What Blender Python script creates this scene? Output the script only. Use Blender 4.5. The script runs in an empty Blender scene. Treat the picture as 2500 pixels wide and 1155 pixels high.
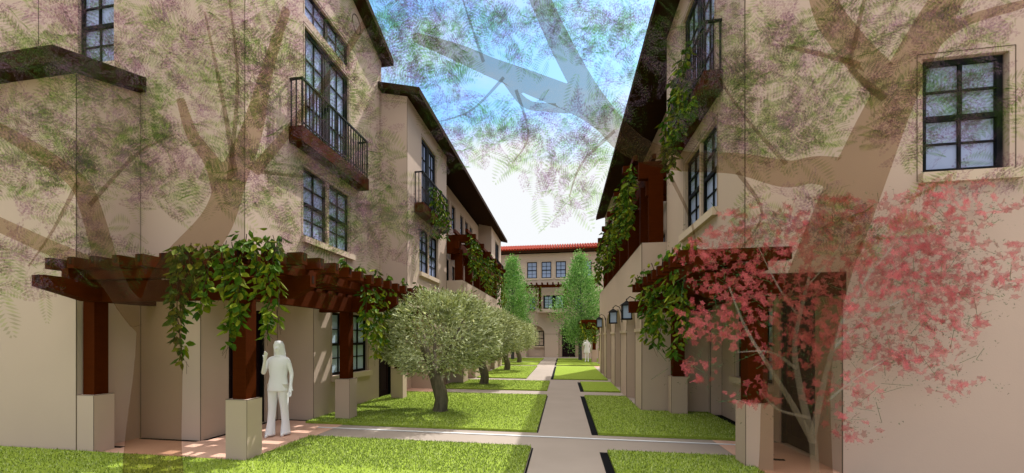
import bpy, math, random
from math import sin, cos, pi, radians, hypot, sqrt
from mathutils import Vector, Matrix

# ------------------------------------------------------------------ camera, sky, sun, exposure
sc = bpy.context.scene
col = sc.collection
cam_data = bpy.data.cameras.new("camera")
cam = bpy.data.objects.new("camera", cam_data); col.objects.link(cam)
cam.location = (0, 0, 1.75)
cam.rotation_euler = (radians(90), 0, radians(10.685))
cam_data.sensor_width = 36; cam_data.lens = 1060/2500*36
cam_data.shift_x = 0.030; cam_data.shift_y = 0.099
cam_data.clip_start = 0.05; cam_data.clip_end = 2000
sc.camera = cam

SUN_DIR = Vector((0.30, 0.72, 1.0)).normalized()      # towards the sun
world = bpy.data.worlds.new("World"); sc.world = world; world.use_nodes = True
nt = world.node_tree; nt.nodes.clear()
N = nt.nodes.new
out = N('ShaderNodeOutputWorld'); bg = N('ShaderNodeBackground'); bg.inputs[1].default_value = 0.15
sky = N('ShaderNodeTexSky'); sky.sky_type = 'NISHITA'; sky.sun_disc = False
sky.sun_elevation = math.asin(SUN_DIR.z); sky.sun_rotation = math.atan2(SUN_DIR.x, SUN_DIR.y)
sky.dust_density = 0.6; sky.ozone_density = 1.6; sky.air_density = 1.2
tc = N('ShaderNodeTexCoord'); mp = N('ShaderNodeMapping'); mp.inputs['Scale'].default_value = (1.0, 1.0, 2.2)
no = N('ShaderNodeTexNoise'); no.inputs['Scale'].default_value = 2.1; no.inputs['Detail'].default_value = 7; no.inputs['Roughness'].default_value = 0.52
sep = N('ShaderNodeSeparateXYZ')
el = N('ShaderNodeMapRange'); el.inputs[1].default_value = 0.18; el.inputs[2].default_value = 0.62; el.inputs[3].default_value = 0.42; el.inputs[4].default_value = -0.16
ad = N('ShaderNodeMath'); ad.operation = 'ADD'
rp = N('ShaderNodeMapRange'); rp.inputs[1].default_value = 0.46; rp.inputs[2].default_value = 0.66
mx = N('ShaderNodeMix'); mx.data_type = 'RGBA'; mx.inputs[7].default_value = (2.25, 2.3, 2.35, 1)
L = nt.links.new
L(tc.outputs['Generated'], mp.inputs[0]); L(mp.outputs[0], no.inputs[0]); L(tc.outputs['Generated'], sep.inputs[0])
L(sep.outputs[2], el.inputs[0]); L(el.outputs[0], ad.inputs[0]); L(no.outputs[0], ad.inputs[1]); L(ad.outputs[0], rp.inputs[0])
dk = N('ShaderNodeMix'); dk.data_type = 'RGBA'; dk.blend_type = 'MULTIPLY'; dk.inputs[0].default_value = 1; dk.inputs[7].default_value = (.33, .47, .54, 1)
L(sky.outputs[0], dk.inputs[6]); L(rp.outputs[0], mx.inputs[0]); L(dk.outputs[2], mx.inputs[6]); 
hi = N('ShaderNodeMapRange'); hi.inputs[1].default_value = 0.64; hi.inputs[2].default_value = 0.80; hi.inputs[4].default_value = 0.95   # unseen cloud overhead, added bright to lift the ambient fill
m2 = N('ShaderNodeMix'); m2.data_type = 'RGBA'; m2.inputs[7].default_value = (9.4, 8.7, 8.0, 1)
L(sep.outputs[2], hi.inputs[0]); L(hi.outputs[0], m2.inputs[0]); L(mx.outputs[2], m2.inputs[6]); L(m2.outputs[2], bg.inputs[0]); L(bg.outputs[0], out.inputs[0])

sd = bpy.data.lights.new("sun", 'SUN'); sd.energy = 2.1; sd.angle = radians(0.5); sd.color = (1.0, 0.965, 0.92)
sun = bpy.data.objects.new("sun", sd); col.objects.link(sun)
sun.rotation_euler = SUN_DIR.to_track_quat('Z', 'Y').to_euler(); sun.location = (5, 12, 30)
sc.view_settings.view_transform = 'Standard'; sc.view_settings.look = 'None'; sc.view_settings.gamma = 1
sc.view_settings.exposure = 1.5
sc.cycles.transparent_max_bounces = 48; sc.cycles.max_bounces = 8; sc.cycles.diffuse_bounces = 5

# ------------------------------------------------------------------ materials
def mat(name, c, rough=0.85, spec=0.2, noise=None, c2=None, island=None, ghost=None, tint=None, bump=None, metal=0.0, stretch=None):
    m = bpy.data.materials.new(name); m.use_nodes = True
    t = m.node_tree; b = t.nodes['Principled BSDF']; o = t.nodes['Material Output']
    b.inputs['Roughness'].default_value = rough; b.inputs['Specular IOR Level'].default_value = spec
    b.inputs['Metallic'].default_value = metal
    b.inputs['Base Color'].default_value = (*c, 1)
    if island:
        g = t.nodes.new('ShaderNodeNewGeometry'); r = t.nodes.new('ShaderNodeValToRGB')
        while len(r.color_ramp.elements) > 1: r.color_ramp.elements.remove(r.color_ramp.elements[0])
        r.color_ramp.elements[0].position = 0; r.color_ramp.elements[0].color = (*island[0], 1)
        for i, cc in enumerate(island[1:]):
            e = r.color_ramp.elements.new((i+1)/(len(island)-1)); e.color = (*cc, 1)
        t.links.new(g.outputs['Random Per Island'], r.inputs[0]); t.links.new(r.outputs[0], b.inputs['Base Color'])
    elif noise:
        tcx = t.nodes.new('ShaderNodeTexCoord'); n = t.nodes.new('ShaderNodeTexNoise'); n.inputs['Scale'].default_value = noise; n.inputs['Detail'].default_value = 6
        mpx = t.nodes.new('ShaderNodeMapping')
        if stretch: mpx.inputs['Scale'].default_value = stretch
        r = t.nodes.new('ShaderNodeMapRange'); r.inputs[1].default_value = 0.3; r.inputs[2].default_value = 0.7
        x = t.nodes.new('ShaderNodeMix'); x.data_type = 'RGBA'; x.inputs[6].default_value = (*c, 1); x.inputs[7].default_value = (*c2, 1)
        t.links.new(tcx.outputs['Object'], mpx.inputs[0]); t.links.new(mpx.outputs[0], n.inputs[0])
        t.links.new(n.outputs[0], r.inputs[0]); t.links.new(r.outputs[0], x.inputs[0]); t.links.new(x.outputs[2], b.inputs['Base Color'])
    if bump:
        n2 = t.nodes.new('ShaderNodeTexNoise'); n2.inputs['Scale'].default_value = bump[0]; n2.inputs['Detail'].default_value = 4
        bp = t.nodes.new('ShaderNodeBump'); bp.inputs['Strength'].default_value = bump[1]; bp.inputs['Distance'].default_value = 0.01
        tc2 = t.nodes.new('ShaderNodeTexCoord'); t.links.new(tc2.outputs['Object'], n2.inputs[0])
        t.links.new(n2.outputs[0], bp.inputs['Height']); t.links.new(bp.outputs[0], b.inputs['Normal'])
    if ghost is not None:
        tr = t.nodes.new('ShaderNodeBsdfTransparent'); ms = t.nodes.new('ShaderNodeMixShader'); ms.inputs[0].default_value = ghost
        if tint:
            if len(tint) == 1: tr.inputs[0].default_value = (*tint[0], 1)
            else:
                g3 = t.nodes.new('ShaderNodeNewGeometry'); r3 = t.nodes.new('ShaderNodeValToRGB'); r3.color_ramp.interpolation = 'CONSTANT'
                r3.color_ramp.elements[0].color = (*tint[0], 1); r3.color_ramp.elements[1].position = 1/len(tint); r3.color_ramp.elements[1].color = (*tint[1], 1)
                for i3, c3 in enumerate(tint[2:]): r3.color_ramp.elements.new((i3+2)/len(tint)).color = (*c3, 1)
                t.links.new(g3.outputs['Random Per Island'], r3.inputs[0]); t.links.new(r3.outputs[0], tr.inputs[0])
        t.links.new(tr.outputs[0], ms.inputs[1]); t.links.new(b.outputs[0], ms.inputs[2]); t.links.new(ms.outputs[0], o.inputs['Surface'])
    return m
M = {}
M['stucco'] = mat('stucco', (.475, .365, .29), .92, .05, noise=.7, c2=(.50, .385, .305), bump=(55, .12))
M['stucco_trim'] = mat('stucco_trim', (.55, .44, .33), .9, .05, bump=(55, .08))
M['drawn_edge'] = mat('drawn_edge', (.10, .075, .05), .9, .1)  # dark tone of outlines added along corners and openings, not real wall joints
M['roofwood'] = mat('roofwood', (.030, .0125, .005), .9, .03, noise=3, c2=(.024, .010, .004))
M['wood'] = mat('wood', (.062, .0115, .0009), .8, .03, noise=5, c2=(.050, .009, .0007), stretch=(1, 1, 4))
M['wood_groove'] = mat('wood_groove', (.02, .006, .002), .8, .1)
M['black'] = mat('black_metal', (.004, .0045, .005), .6, .1)
M['glass'] = mat('window_glass', (.29, .35, .52), .3, .15)
M['glass_pale'] = mat('window_glass_pale', (.42, .54, .66), .3, .2)
M['door'] = mat('door_paint', (.012, .004, .006), .6, .1)
M['path'] = mat('path', (.295, .25, .212), .95, .05, noise=1.3, c2=(.32, .272, .232), bump=(90, .1))
M['ground'] = mat('ground', (.40, .345, .29), .95, .1, noise=.8, c2=(.43, .37, .31))
M['terracotta'] = mat('terracotta', (.56, .345, .255), .95, .05, noise=2, c2=(.60, .38, .285))
M['shadow_and_bed'] = mat('shadow_and_bed', (.006, .006, .007), .9, .05)  # black for shadows laid down as flat shapes, and for the dark bed
M['strip'] = mat('strip', (.62, .63, .64), .5, .4)
M['lawn'] = mat('lawn', (.15, .21, .018), .95, .03, noise=26, c2=(.27, .36, .06), bump=(160, .5))
M['blade'] = mat('grass_blade', (.2, .3, .05), .9, .05, island=[(.10, .145, .012), (.19, .265, .03), (.31, .39, .075), (.52, .58, .25), (.13, .20, .018)])
M['vine'] = mat('vine_leaf', (.06, .15, .01), .7, .2, island=[(.020, .060, .001), (.042, .105, .002), (.08, .15, .003), (.13, .135, .004), (.24, .29, .012), (.032, .09, .0015), (.07, .14, .0025)])
M['twig'] = mat('twig', (.05, .035, .02), .9, .1)
M['olive'] = mat('olive_leaf', (.3, .36, .16), .8, .1, island=[(.09, .10, .03), (.26, .30, .12), (.44, .49, .26), (.60, .64, .42), (.24, .27, .08), (.70, .71, .33)])
M['bark'] = mat('bark', (.20, .17, .12), .95, .05, noise=18, c2=(.10, .085, .06), stretch=(1, 1, .25), bump=(40, .6))
M['conifer'] = mat('conifer_leaf', (.2, .34, .1), .8, .1, island=[(.07, .20, .035), (.15, .34, .07), (.25, .46, .12), (.36, .56, .20), (.11, .27, .05)])
M['greybark'] = mat('grey_bark', (.10, .10, .10), .95, .05, noise=14, c2=(.06, .06, .065), stretch=(1, 1, .3))
M['white'] = mat('white_figure', (.80, .81, .82), .9, .05)
M['white2'] = mat('white_figure_hair', (.77, .78, .79), .9, .05)  # slightly greyer white for the hair
M['lampglass'] = mat('lantern_glass', (.36, .45, .60), .15, .5)
M['tile'] = mat('roof_tile', (.24, .026, .006), .9, .05, noise=6, c2=(.16, .016, .004))
M['gbark'] = mat('translucent_bark', (.34, .225, .135), .95, .02, noise=4, c2=(.24, .15, .09), ghost=.035, tint=[(.80, .745, .675)])
M['gtwig'] = mat('translucent_twig', (.12, .09, .06), .95, .02, ghost=.03, tint=[(.80, .76, .72)])
M['gleaf'] = mat('translucent_leaf', (.17, .28, .08), .9, .02, ghost=.04, tint=[(.80, .87, .72), (.73, .79, .66), (.86, .96, .74), (.78, .82, .73)])
M['gflower'] = mat('translucent_blossom', (.40, .28, .36), .9, .02, ghost=.06, tint=[(.88, .81, .875), (.79, .72, .765), (.97, .92, .98), (.84, .77, .80)])
M['gred'] = mat('translucent_red_leaf', (.5, .06, .06), .8, .1, island=[(.46, .085, .095), (.55, .12, .13), (.36, .05, .06), (.60, .16, .16)], ghost=.45)
M['ggreen'] = mat('translucent_sprig', (.05, .17, .06), .8, .1, ghost=.6)
M['gpale'] = mat('translucent_pale_bark', (.46, .44, .37), .9, .1, ghost=.21)

# ------------------------------------------------------------------ helpers
WL = {}
def meta(o, label=None, cat=None, group=None, kind=None):
    if label: o['label'] = label
    if cat: o['category'] = cat
    if group: o['group'] = group
    if kind: o['kind'] = kind
    return o
def empty(name, loc, label, cat, group=None):
    o = bpy.data.objects.new(name, None); col.objects.link(o); o.location = loc; o.empty_display_size = .2
    WL[o.name] = Vector(loc); return meta(o, label, cat, group)
class MB:
    def __init__(s): s.v = []; s.f = []
    def add(s, vs, fs):
        n = len(s.v); s.v += [tuple(p) for p in vs]; s.f += [tuple(i+n for i in f) for f in fs]; return s
    def hexa(s, p): return s.add(p, [(0,3,2,1),(4,5,6,7),(0,1,5,4),(1,2,6,5),(2,3,7,6),(3,0,4,7)])
    def box(s, x0, x1, y0, y1, z0, z1):
        return s.hexa([(x0,y0,z0),(x1,y0,z0),(x1,y1,z0),(x0,y1,z0),(x0,y0,z1),(x1,y0,z1),(x1,y1,z1),(x0,y1,z1)])
    def poly(s, *p): return s.add(p, [tuple(range(len(p)))])
    def prism(s, pts, a0, a1, axis):
        # pts: 2-D outline in the plane normal to axis; extruded from a0 to a1
        f = {'x': lambda a, p: (a, p[0], p[1]), 'y': lambda a, p: (p[0], a, p[1]), 'z': lambda a, p: (p[0], p[1], a)}[axis]
        n = len(pts)
        return s.add([f(a0, p) for p in pts]+[f(a1, p) for p in pts],
                     [tuple(range(n)), tuple(range(2*n-1, n-1, -1))]+[(i, (i+1) % n, n+(i+1) % n, n+i) for i in range(n)])
    def tube(s, pts, rad, n=8, cap=True):
        base = len(s.v); P = [Vector(p) for p in pts]
        for i, p in enumerate(P):
            d = (P[min(i+1, len(P)-1)]-P[max(i-1, 0)]).normalized()
            a = d.cross(Vector((0.31, 0.95, 0.1)));
            if a.length < .15: a = d.cross(Vector((1, 0, 0)))
            a.normalize(); b = d.cross(a)
            r = rad[i] if isinstance(rad, (list, tuple)) else rad
            for k in range(n):
                t = 2*pi*k/n; s.v.append(tuple(p+(a*cos(t)+b*sin(t))*r))
        for i in range(len(P)-1):
            for k in range(n):
                k2 = (k+1) % n; s.f.append((base+i*n+k, base+i*n+k2, base+(i+1)*n+k2, base+(i+1)*n+k))
        if cap:
            s.f.append(tuple(base+k for k in range(n))); s.f.append(tuple(base+(len(P)-1)*n+k for k in range(n)))
        return s
    def build(s, name, m, parent=None, smooth=False):
        off = WL[parent.name] if parent else Vector((0, 0, 0))
        me = bpy.data.meshes.new(name)
        me.from_pydata([(x-off.x, y-off.y, z-off.z) for x, y, z in s.v], [], s.f)
        me.materials.append(m); me.update()
        if smooth: me.polygons.foreach_set('use_smooth', [True]*len(me.polygons))
        o = bpy.data.objects.new(name, me); col.objects.link(o); o.parent = parent
        WL[o.name] = off.copy(); return o
def PX(c, sg):      # wall in a plane of constant x whose outside faces sg
    return lambda u, z, d=0.0: (c-sg*d, u, z)
def PY(c, sg=-1):
    return lambda u, z, d=0.0: (u, c-sg*d, z)
def pbox(mb, P, u0, u1, z0, z1, d0, d1):
    return mb.hexa([P(u0,z0,d0), P(u1,z0,d0), P(u1,z0,d1), P(u0,z0,d1), P(u0,z1,d0), P(u1,z1,d0), P(u1,z1,d1), P(u0,z1,d1)])
REV = .17
def wall(mb, P, u0, u1, z0, z1, holes=(), depth=REV):
    us = sorted({u0, u1, *[h[0] for h in holes], *[h[1] for h in holes]}); zs = sorted({z0, z1, *[h[2] for h in holes], *[h[3] for h in holes]})
    us = [u for u in us if u0 <= u <= u1]; zs = [z for z in zs if z0 <= z <= z1]
    for a, b in zip(us, us[1:]):
        for c, d in zip(zs, zs[1:]):
            mu, mz = (a+b)/2, (c+d)/2
            if any(h[0] < mu < h[1] and h[2] < mz < h[3] for h in holes): continue
            mb.poly(P(a,c), P(b,c), P(b,d), P(a,d))
    for h in holes:
        a, b, c, d = h[:4]
        mb.poly(P(a,c), P(a,d), P(a,d,depth), P(a,c,depth)); mb.poly(P(b,c), P(b,d), P(b,d,depth), P(b,c,depth))
        mb.poly(P(a,d), P(b,d), P(b,d,depth), P(a,d,depth)); mb.poly(P(a,c), P(b,c), P(b,c,depth), P(a,c,depth))
def arch_wall(mb, P, u0, u1, z0, z1, arches, depth=.38, spring=1.95, apex=2.72, seg=14):
    """solid wall with round-headed openings, each backed by a wall at depth"""
    cur = u0
    for a, b in arches:
        mb.poly(P(cur,z0), P(a,z0), P(a,z1), P(cur,z1))
        prev = None; c = (a+b)/2; r = (b-a)/2
        for i in range(seg+1):
            t = pi-pi*i/seg; u = c+r*cos(t); z = spring+(apex-spring)*sin(t)
            if prev:
                mb.poly(P(prev[0],prev[1]), P(u,z), P(u,z1), P(prev[0],z1))
                mb.poly(P(prev[0],prev[1]), P(u,z), P(u,z,depth), P(prev[0],prev[1],depth))
            prev = (u, z)
        mb.poly(P(a,z0), P(a,spring), P(a,spring,depth), P(a,z0,depth)); mb.poly(P(b,z0), P(b,spring), P(b,spring,depth), P(b,z0,depth))
        mb.poly(P(a,z0,depth), P(b,z0,depth), P(b,apex,depth), P(a,apex,depth))
        cur = b
    mb.poly(P(cur,z0), P(u1,z0), P(u1,z1), P(cur,z1))
def line(mb, p0, p1, w=.007):
    mb.tube([p0, p1], w, 4)
def window(parent, P, u0, u1, z0, z1, glass='glass', sill=True, cols=2, sashes=2, rows=2, fw=.055, d=.06, name='window'):
    f = MB(); g = MB()
    pbox(f, P, u0, u0+fw, z0, z1, d, d+.07); pbox(f, P, u1-fw, u1, z0, z1, d, d+.07)
    pbox(f, P, u0+fw, u1-fw, z0, z0+fw*1.1, d, d+.07); pbox(f, P, u0+fw, u1-fw, z1-fw, z1, d, d+.07)
    H = (z1-z0-2*fw)/sashes; mw = .016
    for s in range(sashes):
        za = z0+fw+H*s; zb = za+H; dd = d+.012 if s == 0 else d-.004
        if s: pbox(f, P, u0+fw, u1-fw, za-.045, za+.02, d-.006, d+.06)
        for r in range(1, rows):
            zz = za+(zb-za)*r/rows; pbox(f, P, u0+fw, u1-fw, zz-mw*.8, zz+mw*.8, dd+.012, dd+.04)
        for c in range(1, cols):
            uu = u0+fw+(u1-u0-2*fw)*c/cols; pbox(f, P, uu-mw, uu+mw, za, zb, dd+.009, dd+.043)
    o = f.build(name, M['black'], parent)
    pbox(g, P, u0+.02, u1-.02, z0+.02, z1-.02, d+.045, d+.055); g.build('pane', M[glass], o)
    if sill:
        s = MB(); pbox(s, P, u0-.06, u1+.12, z0-.13, z0-.004, -.07, .06); s.build('sill', M['stucco_trim'], o)
    return o
def surround(mb, P, u0, u1, z0, z1, g=.05):
    a, b = P(u0-g, z0, -.003), P(u0-g, z1+g, -.003); c, d = P(u1+g, z1+g, -.003), P(u1+g, z0, -.003)
    line(mb, a, b, .004); line(mb, b, c, .004); line(mb, c, d, .004)
def paired_window(house, lines, P, u0, u1, z0, z1, glass='glass', mull=.10):
    c = (u0+u1)/2
    w = window(house, P, u0+.002, c-mull/2, z0, z1, glass, sill=False)
    window(house, P, c+mull/2, u1-.002, z0, z1, glass, sill=False)
    m = MB(); pbox(m, P, c-mull/2, c+mull/2, z0+.002, z1-.002, .02, .16); m.build('mullion', M['stucco'], house)
    s = MB(); pbox(s, P, u0-.04, u1+.16, z0-.13, z0-.002, -.08, .05); s.build('sill', M['stucco_trim'], house)
    surround(lines, P, u0, u1, z0, z1)
def french_door(house, P, u0, u1, z0, z1, lines=None, glass='glass'):
    f = MB(); fw = .07; d = .05
    pbox(f, P, u0, u0+fw, z0, z1, d, d+.08); pbox(f, P, u1-fw, u1, z0, z1, d, d+.08); pbox(f, P, u0+fw, u1-fw, z1-.1, z1, d, d+.08)
    c = (u0+u1)/2; pbox(f, P, c-.09, c+.09, z0, z1-.1, d+.003, d+.075)
    for a, b in ((u0+fw, c-.09), (c+.09, u1-fw)):
        pbox(f, P, a, b, z0, z0+.3, d+.01, d+.07)
        pbox(f, P, a, a+.07, z0+.3, z1-.1, d+.01, d+.07); pbox(f, P, b-.07, b, z0+.3, z1-.1, d+.01, d+.07)
        pbox(f, P, (a+b)/2-.013, (a+b)/2+.013, z0+.3, z1-.1, d+.02, d+.06)
        for k in (1, 2, 3):
            zz = z0+.3+(z1-.4-z0)*k/4; pbox(f, P, a+.07, b-.07, zz-.013, zz+.013, d+.022, d+.058)
    o = f.build('french_door', M['black'], house)
    g = MB(); pbox(g, P, u0+.02, u1-.02, z0+.02, z1-.02, d+.05, d+.06); g.build('pane', M[glass], o)
    h = MB(); pbox(h, P, c-.03, c-.01, z0+1.0, z0+1.15, d-.05, d+.003); h.build('handle', M['black'], o)
    if lines: surround(lines, P, u0, u1, z0, z1)
    return o
def panel_door(house, P, u0, u1, z0, z1):
    f = MB(); d = .09
    pbox(f, P, u0, u1, z0, z1, d, d+.06)
    w = u1-u0
    for za, zb in ((z0+.15, z0+.95), (z0+1.08, z1-.14)):
        for a, b in ((u0+.12, u1-.12),):
            pbox(f, P, a, a+.03, za, zb, d-.014, d); pbox(f, P, b-.03, b, za, zb, d-.014, d)
            pbox(f, P, a+.03, b-.03, za, za+.03, d-.014, d); pbox(f, P, a+.03, b-.03, zb-.03, zb, d-.014, d)
            pbox(f, P, a+.10, b-.10, za+.10, zb-.10, d-.010, d-.001)
    o = f.build('door', M['door'], house)
    fr = MB(); pbox(fr, P, u0-.05, u0, z0, z1+.05, .03, .16); pbox(fr, P, u1, u1+.05, z0, z1+.05, .03, .16); pbox(fr, P, u0, u1, z1, z1+.05, .03, .16)
    fr.build('frame', M['black'], o)
    h = MB(); h.tube([P(u0+.07, z0+1.0, d), P(u0+.07, z0+1.0, d-.05), P(u0+.17, z0+1.0, d-.05)], .011, 6); h.build('handle', M['black'], o)
def balcony(house, P, u0, u1, z0, z1, depth, zr):
    s = MB(); pbox(s, P, u0, u1, z0, z1, -depth, 0)
    o = s.build('balcony', M['wood'], house)
    r = MB(); e = -depth+.03; b = .013
    def bar(u, d0, t=b): pbox(r, P, u-t, u+t, z1, zr-.02, d0-t, d0+t)
    for u in (u0+.05, u1-.05): pbox(r, P, u-.016, u+.016, z1, zr, e-.016, e+.016)
    pbox(r, P, u0+.03, u1-.03, zr-.025, zr+.012, e-.02, e+.02)
    pbox(r, P, u0+.06, u1-.06, z1+.08, z1+.105, e-.012, e+.012)
    n = int((u1-u0)/.125)
    for k in range(1, n): bar(u0+.05+(u1-u0-.1)*k/n, e, .0105)
    for u in (u0+.05, u1-.05):
        pbox(r, P, u-.02, u+.02, zr-.025, zr+.010, e+.02, 0)
        bar(u, (e)/2, .011)
        pbox(r, P, u-.011, u+.011, z1, zr-.03, -.035, -.013)
    r.build('railing', M['black'], o)
    return o
def beam_x(mb, x0, x1, y, w, z0, z1, tl=0, tr=0):
    mb.prism([(x0, z0+(z1-z0)*.5 if tl else z0), (x0+tl, z0), (x1-tr, z0), (x1, z0+(z1-z0)*.5 if tr else z0), (x1, z1), (x0, z1)], y-w/2, y+w/2, 'y')
def beam_y(mb, y0, y1, x, w, z0, z1, tl=0, tr=0):
    mb.prism([(y0, z0+(z1-z0)*.5 if tl else z0), (y0+tl, z0), (y1-tr, z0), (y1, z0+(z1-z0)*.5 if tr else z0), (y1, z1), (y0, z1)], x-w/2, x+w/2, 'x')
rnd = random.Random(7)

# ------------------------------------------------------------------ ground, paths, lawns
S = lambda name, mb, m: meta(mb.build(name, M[m]), kind='structure')
g = MB(); g.box(-120, 120, -40, 160, -.3, -.03); S('ground', g, 'ground')
p = MB(); p.box(-5.3, 4.0, -6, 39.9, -.029, 0.0); S('path', p, 'path')
t = MB()
t.box(-7.4, -4.36, 5.36, 8.36, .001, .005); t.box(-5.4, -4.22, 12.05, 16.1, .001, .005); t.box(2.5, 3.6, 4.4, 8.02, .001, .005); t.box(1.45, 2.5, 26.95, 27.6, .001, .005)
S('paving', t, 'terracotta')
lawns = [(-14, -.5, -3, 5.33), (-4.35, -.5, 5.33, 6.9), (-5.18, -.48, 8.06, 13.2), (-4.2, -.52, 14.42, 17.5), (-3.72, -1.55, 18.6, 26.7), (-4.35, -1.62, 27.8, 31.2), (-6, -1.62, 32.2, 37.4), (-7.2, -5.3, 32.2, 37.4),
         (.66, 2.5, -3, 6.86), (.62, 3.28, 8.04, 10.78), (.62, 1.80, 10.78, 13.3), (.66, 1.80, 14.44, 17.45), (-.4, 1.80, 18.44, 26.88), (-.42, 2.3, 27.7, 31.4), (-.42, 3.4, 32.1, 37.2)]
for i, (a, b, c, d) in enumerate(lawns):
    m = MB(); m.box(a, b, c, d, .002, .045); S('lawn', m, 'lawn')
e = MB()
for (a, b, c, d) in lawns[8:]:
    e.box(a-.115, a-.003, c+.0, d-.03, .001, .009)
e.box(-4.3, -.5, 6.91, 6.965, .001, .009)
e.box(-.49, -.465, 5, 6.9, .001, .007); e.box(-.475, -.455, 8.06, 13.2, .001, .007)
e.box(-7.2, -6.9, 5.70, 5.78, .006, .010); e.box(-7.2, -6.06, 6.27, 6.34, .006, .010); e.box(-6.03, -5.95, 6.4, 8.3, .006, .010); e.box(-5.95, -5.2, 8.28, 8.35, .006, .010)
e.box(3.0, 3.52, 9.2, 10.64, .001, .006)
S('shadow_strips_and_bed', e, 'shadow_and_bed')  # flat black strips stand in for shadow along edges; last box is the bed
s = MB(); s.box(-4.7, 2.9, 7.70, 7.765, .006, .011); S('drain_strip', s, 'strip')
def blades(areas, h, w):
    mb = MB()
    for (a, b, c, d, n) in areas:
        for _ in range(n):
            x = rnd.uniform(a, b); y = rnd.uniform(c, d); t = rnd.uniform(0, 2*pi); hh = h*rnd.uniform(.4, 1.1); l = rnd.uniform(-.5, .5)*h; k = rnd.uniform(-.5, .5)*h
            mb.add([(x-w*cos(t), y-w*sin(t), .043), (x+w*cos(t), y+w*sin(t), .043), (x+l, y+k, .043+hh)], [(0, 1, 2)])
    return mb
gr = blades([(-9, -.5, 3.6, 5.33, 15000), (-4.35, -.5, 5.33, 6.9, 17000), (-5.18, -.48, 8.06, 13.2, 30000), (.66, 2.5, 4.5, 6.86, 9000), (.62, 1.8, 8.04, 13.3, 9000), (1.8, 3.28, 8.04, 10.78, 5000), (-4.2, -.52, 14.42, 17.5, 9000), (-3.7, -1.55, 18.6, 26.7, 6000)], .035, .007).build('grass', M['blade'])
meta(gr, 'short bright green lawn grass between the pale paths', 'grass', kind='stuff')

# ------------------------------------------------------------------ houses
def roof_y(mb, xe, ze, ridge_x, y0, y1, th=.17, pitch=.24):
    """roof with its eave along y at x=xe, rising to ridge_x and falling behind it"""
    s = 1 if ridge_x > xe else -1; r = abs(ridge_x-xe)*pitch; far = ridge_x+(ridge_x-xe)
    mb.prism([(xe, ze), (ridge_x, ze+r), (far, ze), (far, ze+th), (ridge_x, ze+r+th), (xe, ze+th)], y0, y1, 'y')
# --- near left house
HA = empty('townhouse', (-7, 9, 0), 'beige house with an iron balcony over paired windows, behind the white figure under the pergola', 'house', 'stucco houses round the garden court')
w = MB(); ln = MB()
PA = PX(-5.19, 1)
wall(w, PA, 6.35, 11.85, 2.65, 9.8, [(8.0, 9.95, 3.82, 5.25), (8.05, 9.92, 5.84, 8.14), (8.05, 9.92, 8.36, 8.95)])
w.poly((-5.19, 6.35, 9.8), (-5.19, 11.65, 9.8), (-5.19, 8.0, 10.85), (-5.19, 6.35, 10.4))
wall(w, PA, 8.37, 14.4, 0, 2.65, [(9.12, 10.95, .88, 2.34), (11.68, 12.62, 0.01, 2.32)])
wall(w, PY(6.35), -14, -6.04, 0, 2.65); wall(w, PY(6.35), -14, -5.19, 2.65, 9.9, [(-8.61, -7.82, 6.62, 8.12)])
wall(w, PX(-6.04, 1), 6.35, 8.37, 0, 2.65, [(6.98, 7.98, .01, 2.3)])
wall(w, PY(8.37), -6.04, -5.19, 0, 2.65)
w.poly((-6.04, 6.35, 2.65), (-5.19, 6.35, 2.65), (-5.19, 8.37, 2.65), (-6.04, 8.37, 2.65))
w.box(-14, -5.42, 6.58, 11.6, 2.70, 9.7); w.box(-14, -6.3, 6.58, 8.6, 0, 2.6); w.box(-14, -5.42, 8.6, 14.2, 0, 2.55)
w.poly((-5.19, 11.85, 8.5), (-14, 11.85, 8.5), (-14, 11.85, 9.74), (-5.19, 11.85, 9.74))
wall(w, PY(5.35), -14, -7.28, 0, 5.79)
w.poly((-7.28, 5.35, 0), (-7.28, 6.35, 0), (-7.28, 6.35, 6.04), (-7.28, 5.35, 5.79)); w.box(-14, -7.4, 5.45, 6.3, 0, 5.6)
w.build('wall', M['stucco'], HA)
for a, b in (((-7.28, 5.35, 0), (-7.28, 5.35, 5.8)), ((-7.25, 6.35, 0), (-7.25, 6.35, 6.05)), ((-6.04, 6.35, 0), (-6.04, 6.35, 2.65)), ((-5.19, 6.35, 2.65), (-5.19, 6.35, 9.8)), ((-5.19, 8.37, 0), (-5.19, 8.37, 2.65)), ((-5.19, 11.75, 2.7), (-5.19, 11.75, 9.7)), ((-9.5, 6.35, 6.2), (-9.5, 6.35, 8.2)), ((-6.04, 8.37, 0), (-6.04, 8.37, 2.65))):
    line(ln, a, b)
r = MB(); sl = .29
zb = lambda y: 9.8-sl*(y-11.65)
r.prism([(5.9, zb(8)-.29*2.1), (8, zb(8)), (12.0, zb(12)), (12.0, zb(12)+.17), (8, zb(8)+.19), (5.9, zb(8)-.29*2.1+.17)], -14, -4.87, 'x')
r.build('roof', M['roofwood'], HA)
r = MB(); r.prism([(4.93, 5.67), (6.345, 6.03), (6.345, 6.28), (4.93, 5.92)], -14.0, -7.13, 'x'); r.build('porch_roof', M['roofwood'], HA)
paired_window(HA, ln, PA, 8.0, 9.95, 3.82, 5.25)
french_door(HA, PA, 8.05, 9.92, 5.84, 8.14, ln)
f = window(HA, PA, 8.052, 8.97, 8.36, 8.95, sill=False, sashes=1, name='transom_window'); window(HA, PA, 8.975, 9.918, 8.36, 8.95, sill=False, sashes=1, name='transom_window')
surround(ln, PA, 8.05, 9.92, 8.36, 8.95)
paired_window(HA, ln, PA, 9.12, 10.95, .88, 2.34, 'glass_pale')
window(HA, PY(6.35), -8.61, -7.82, 6.62, 8.12)
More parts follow.
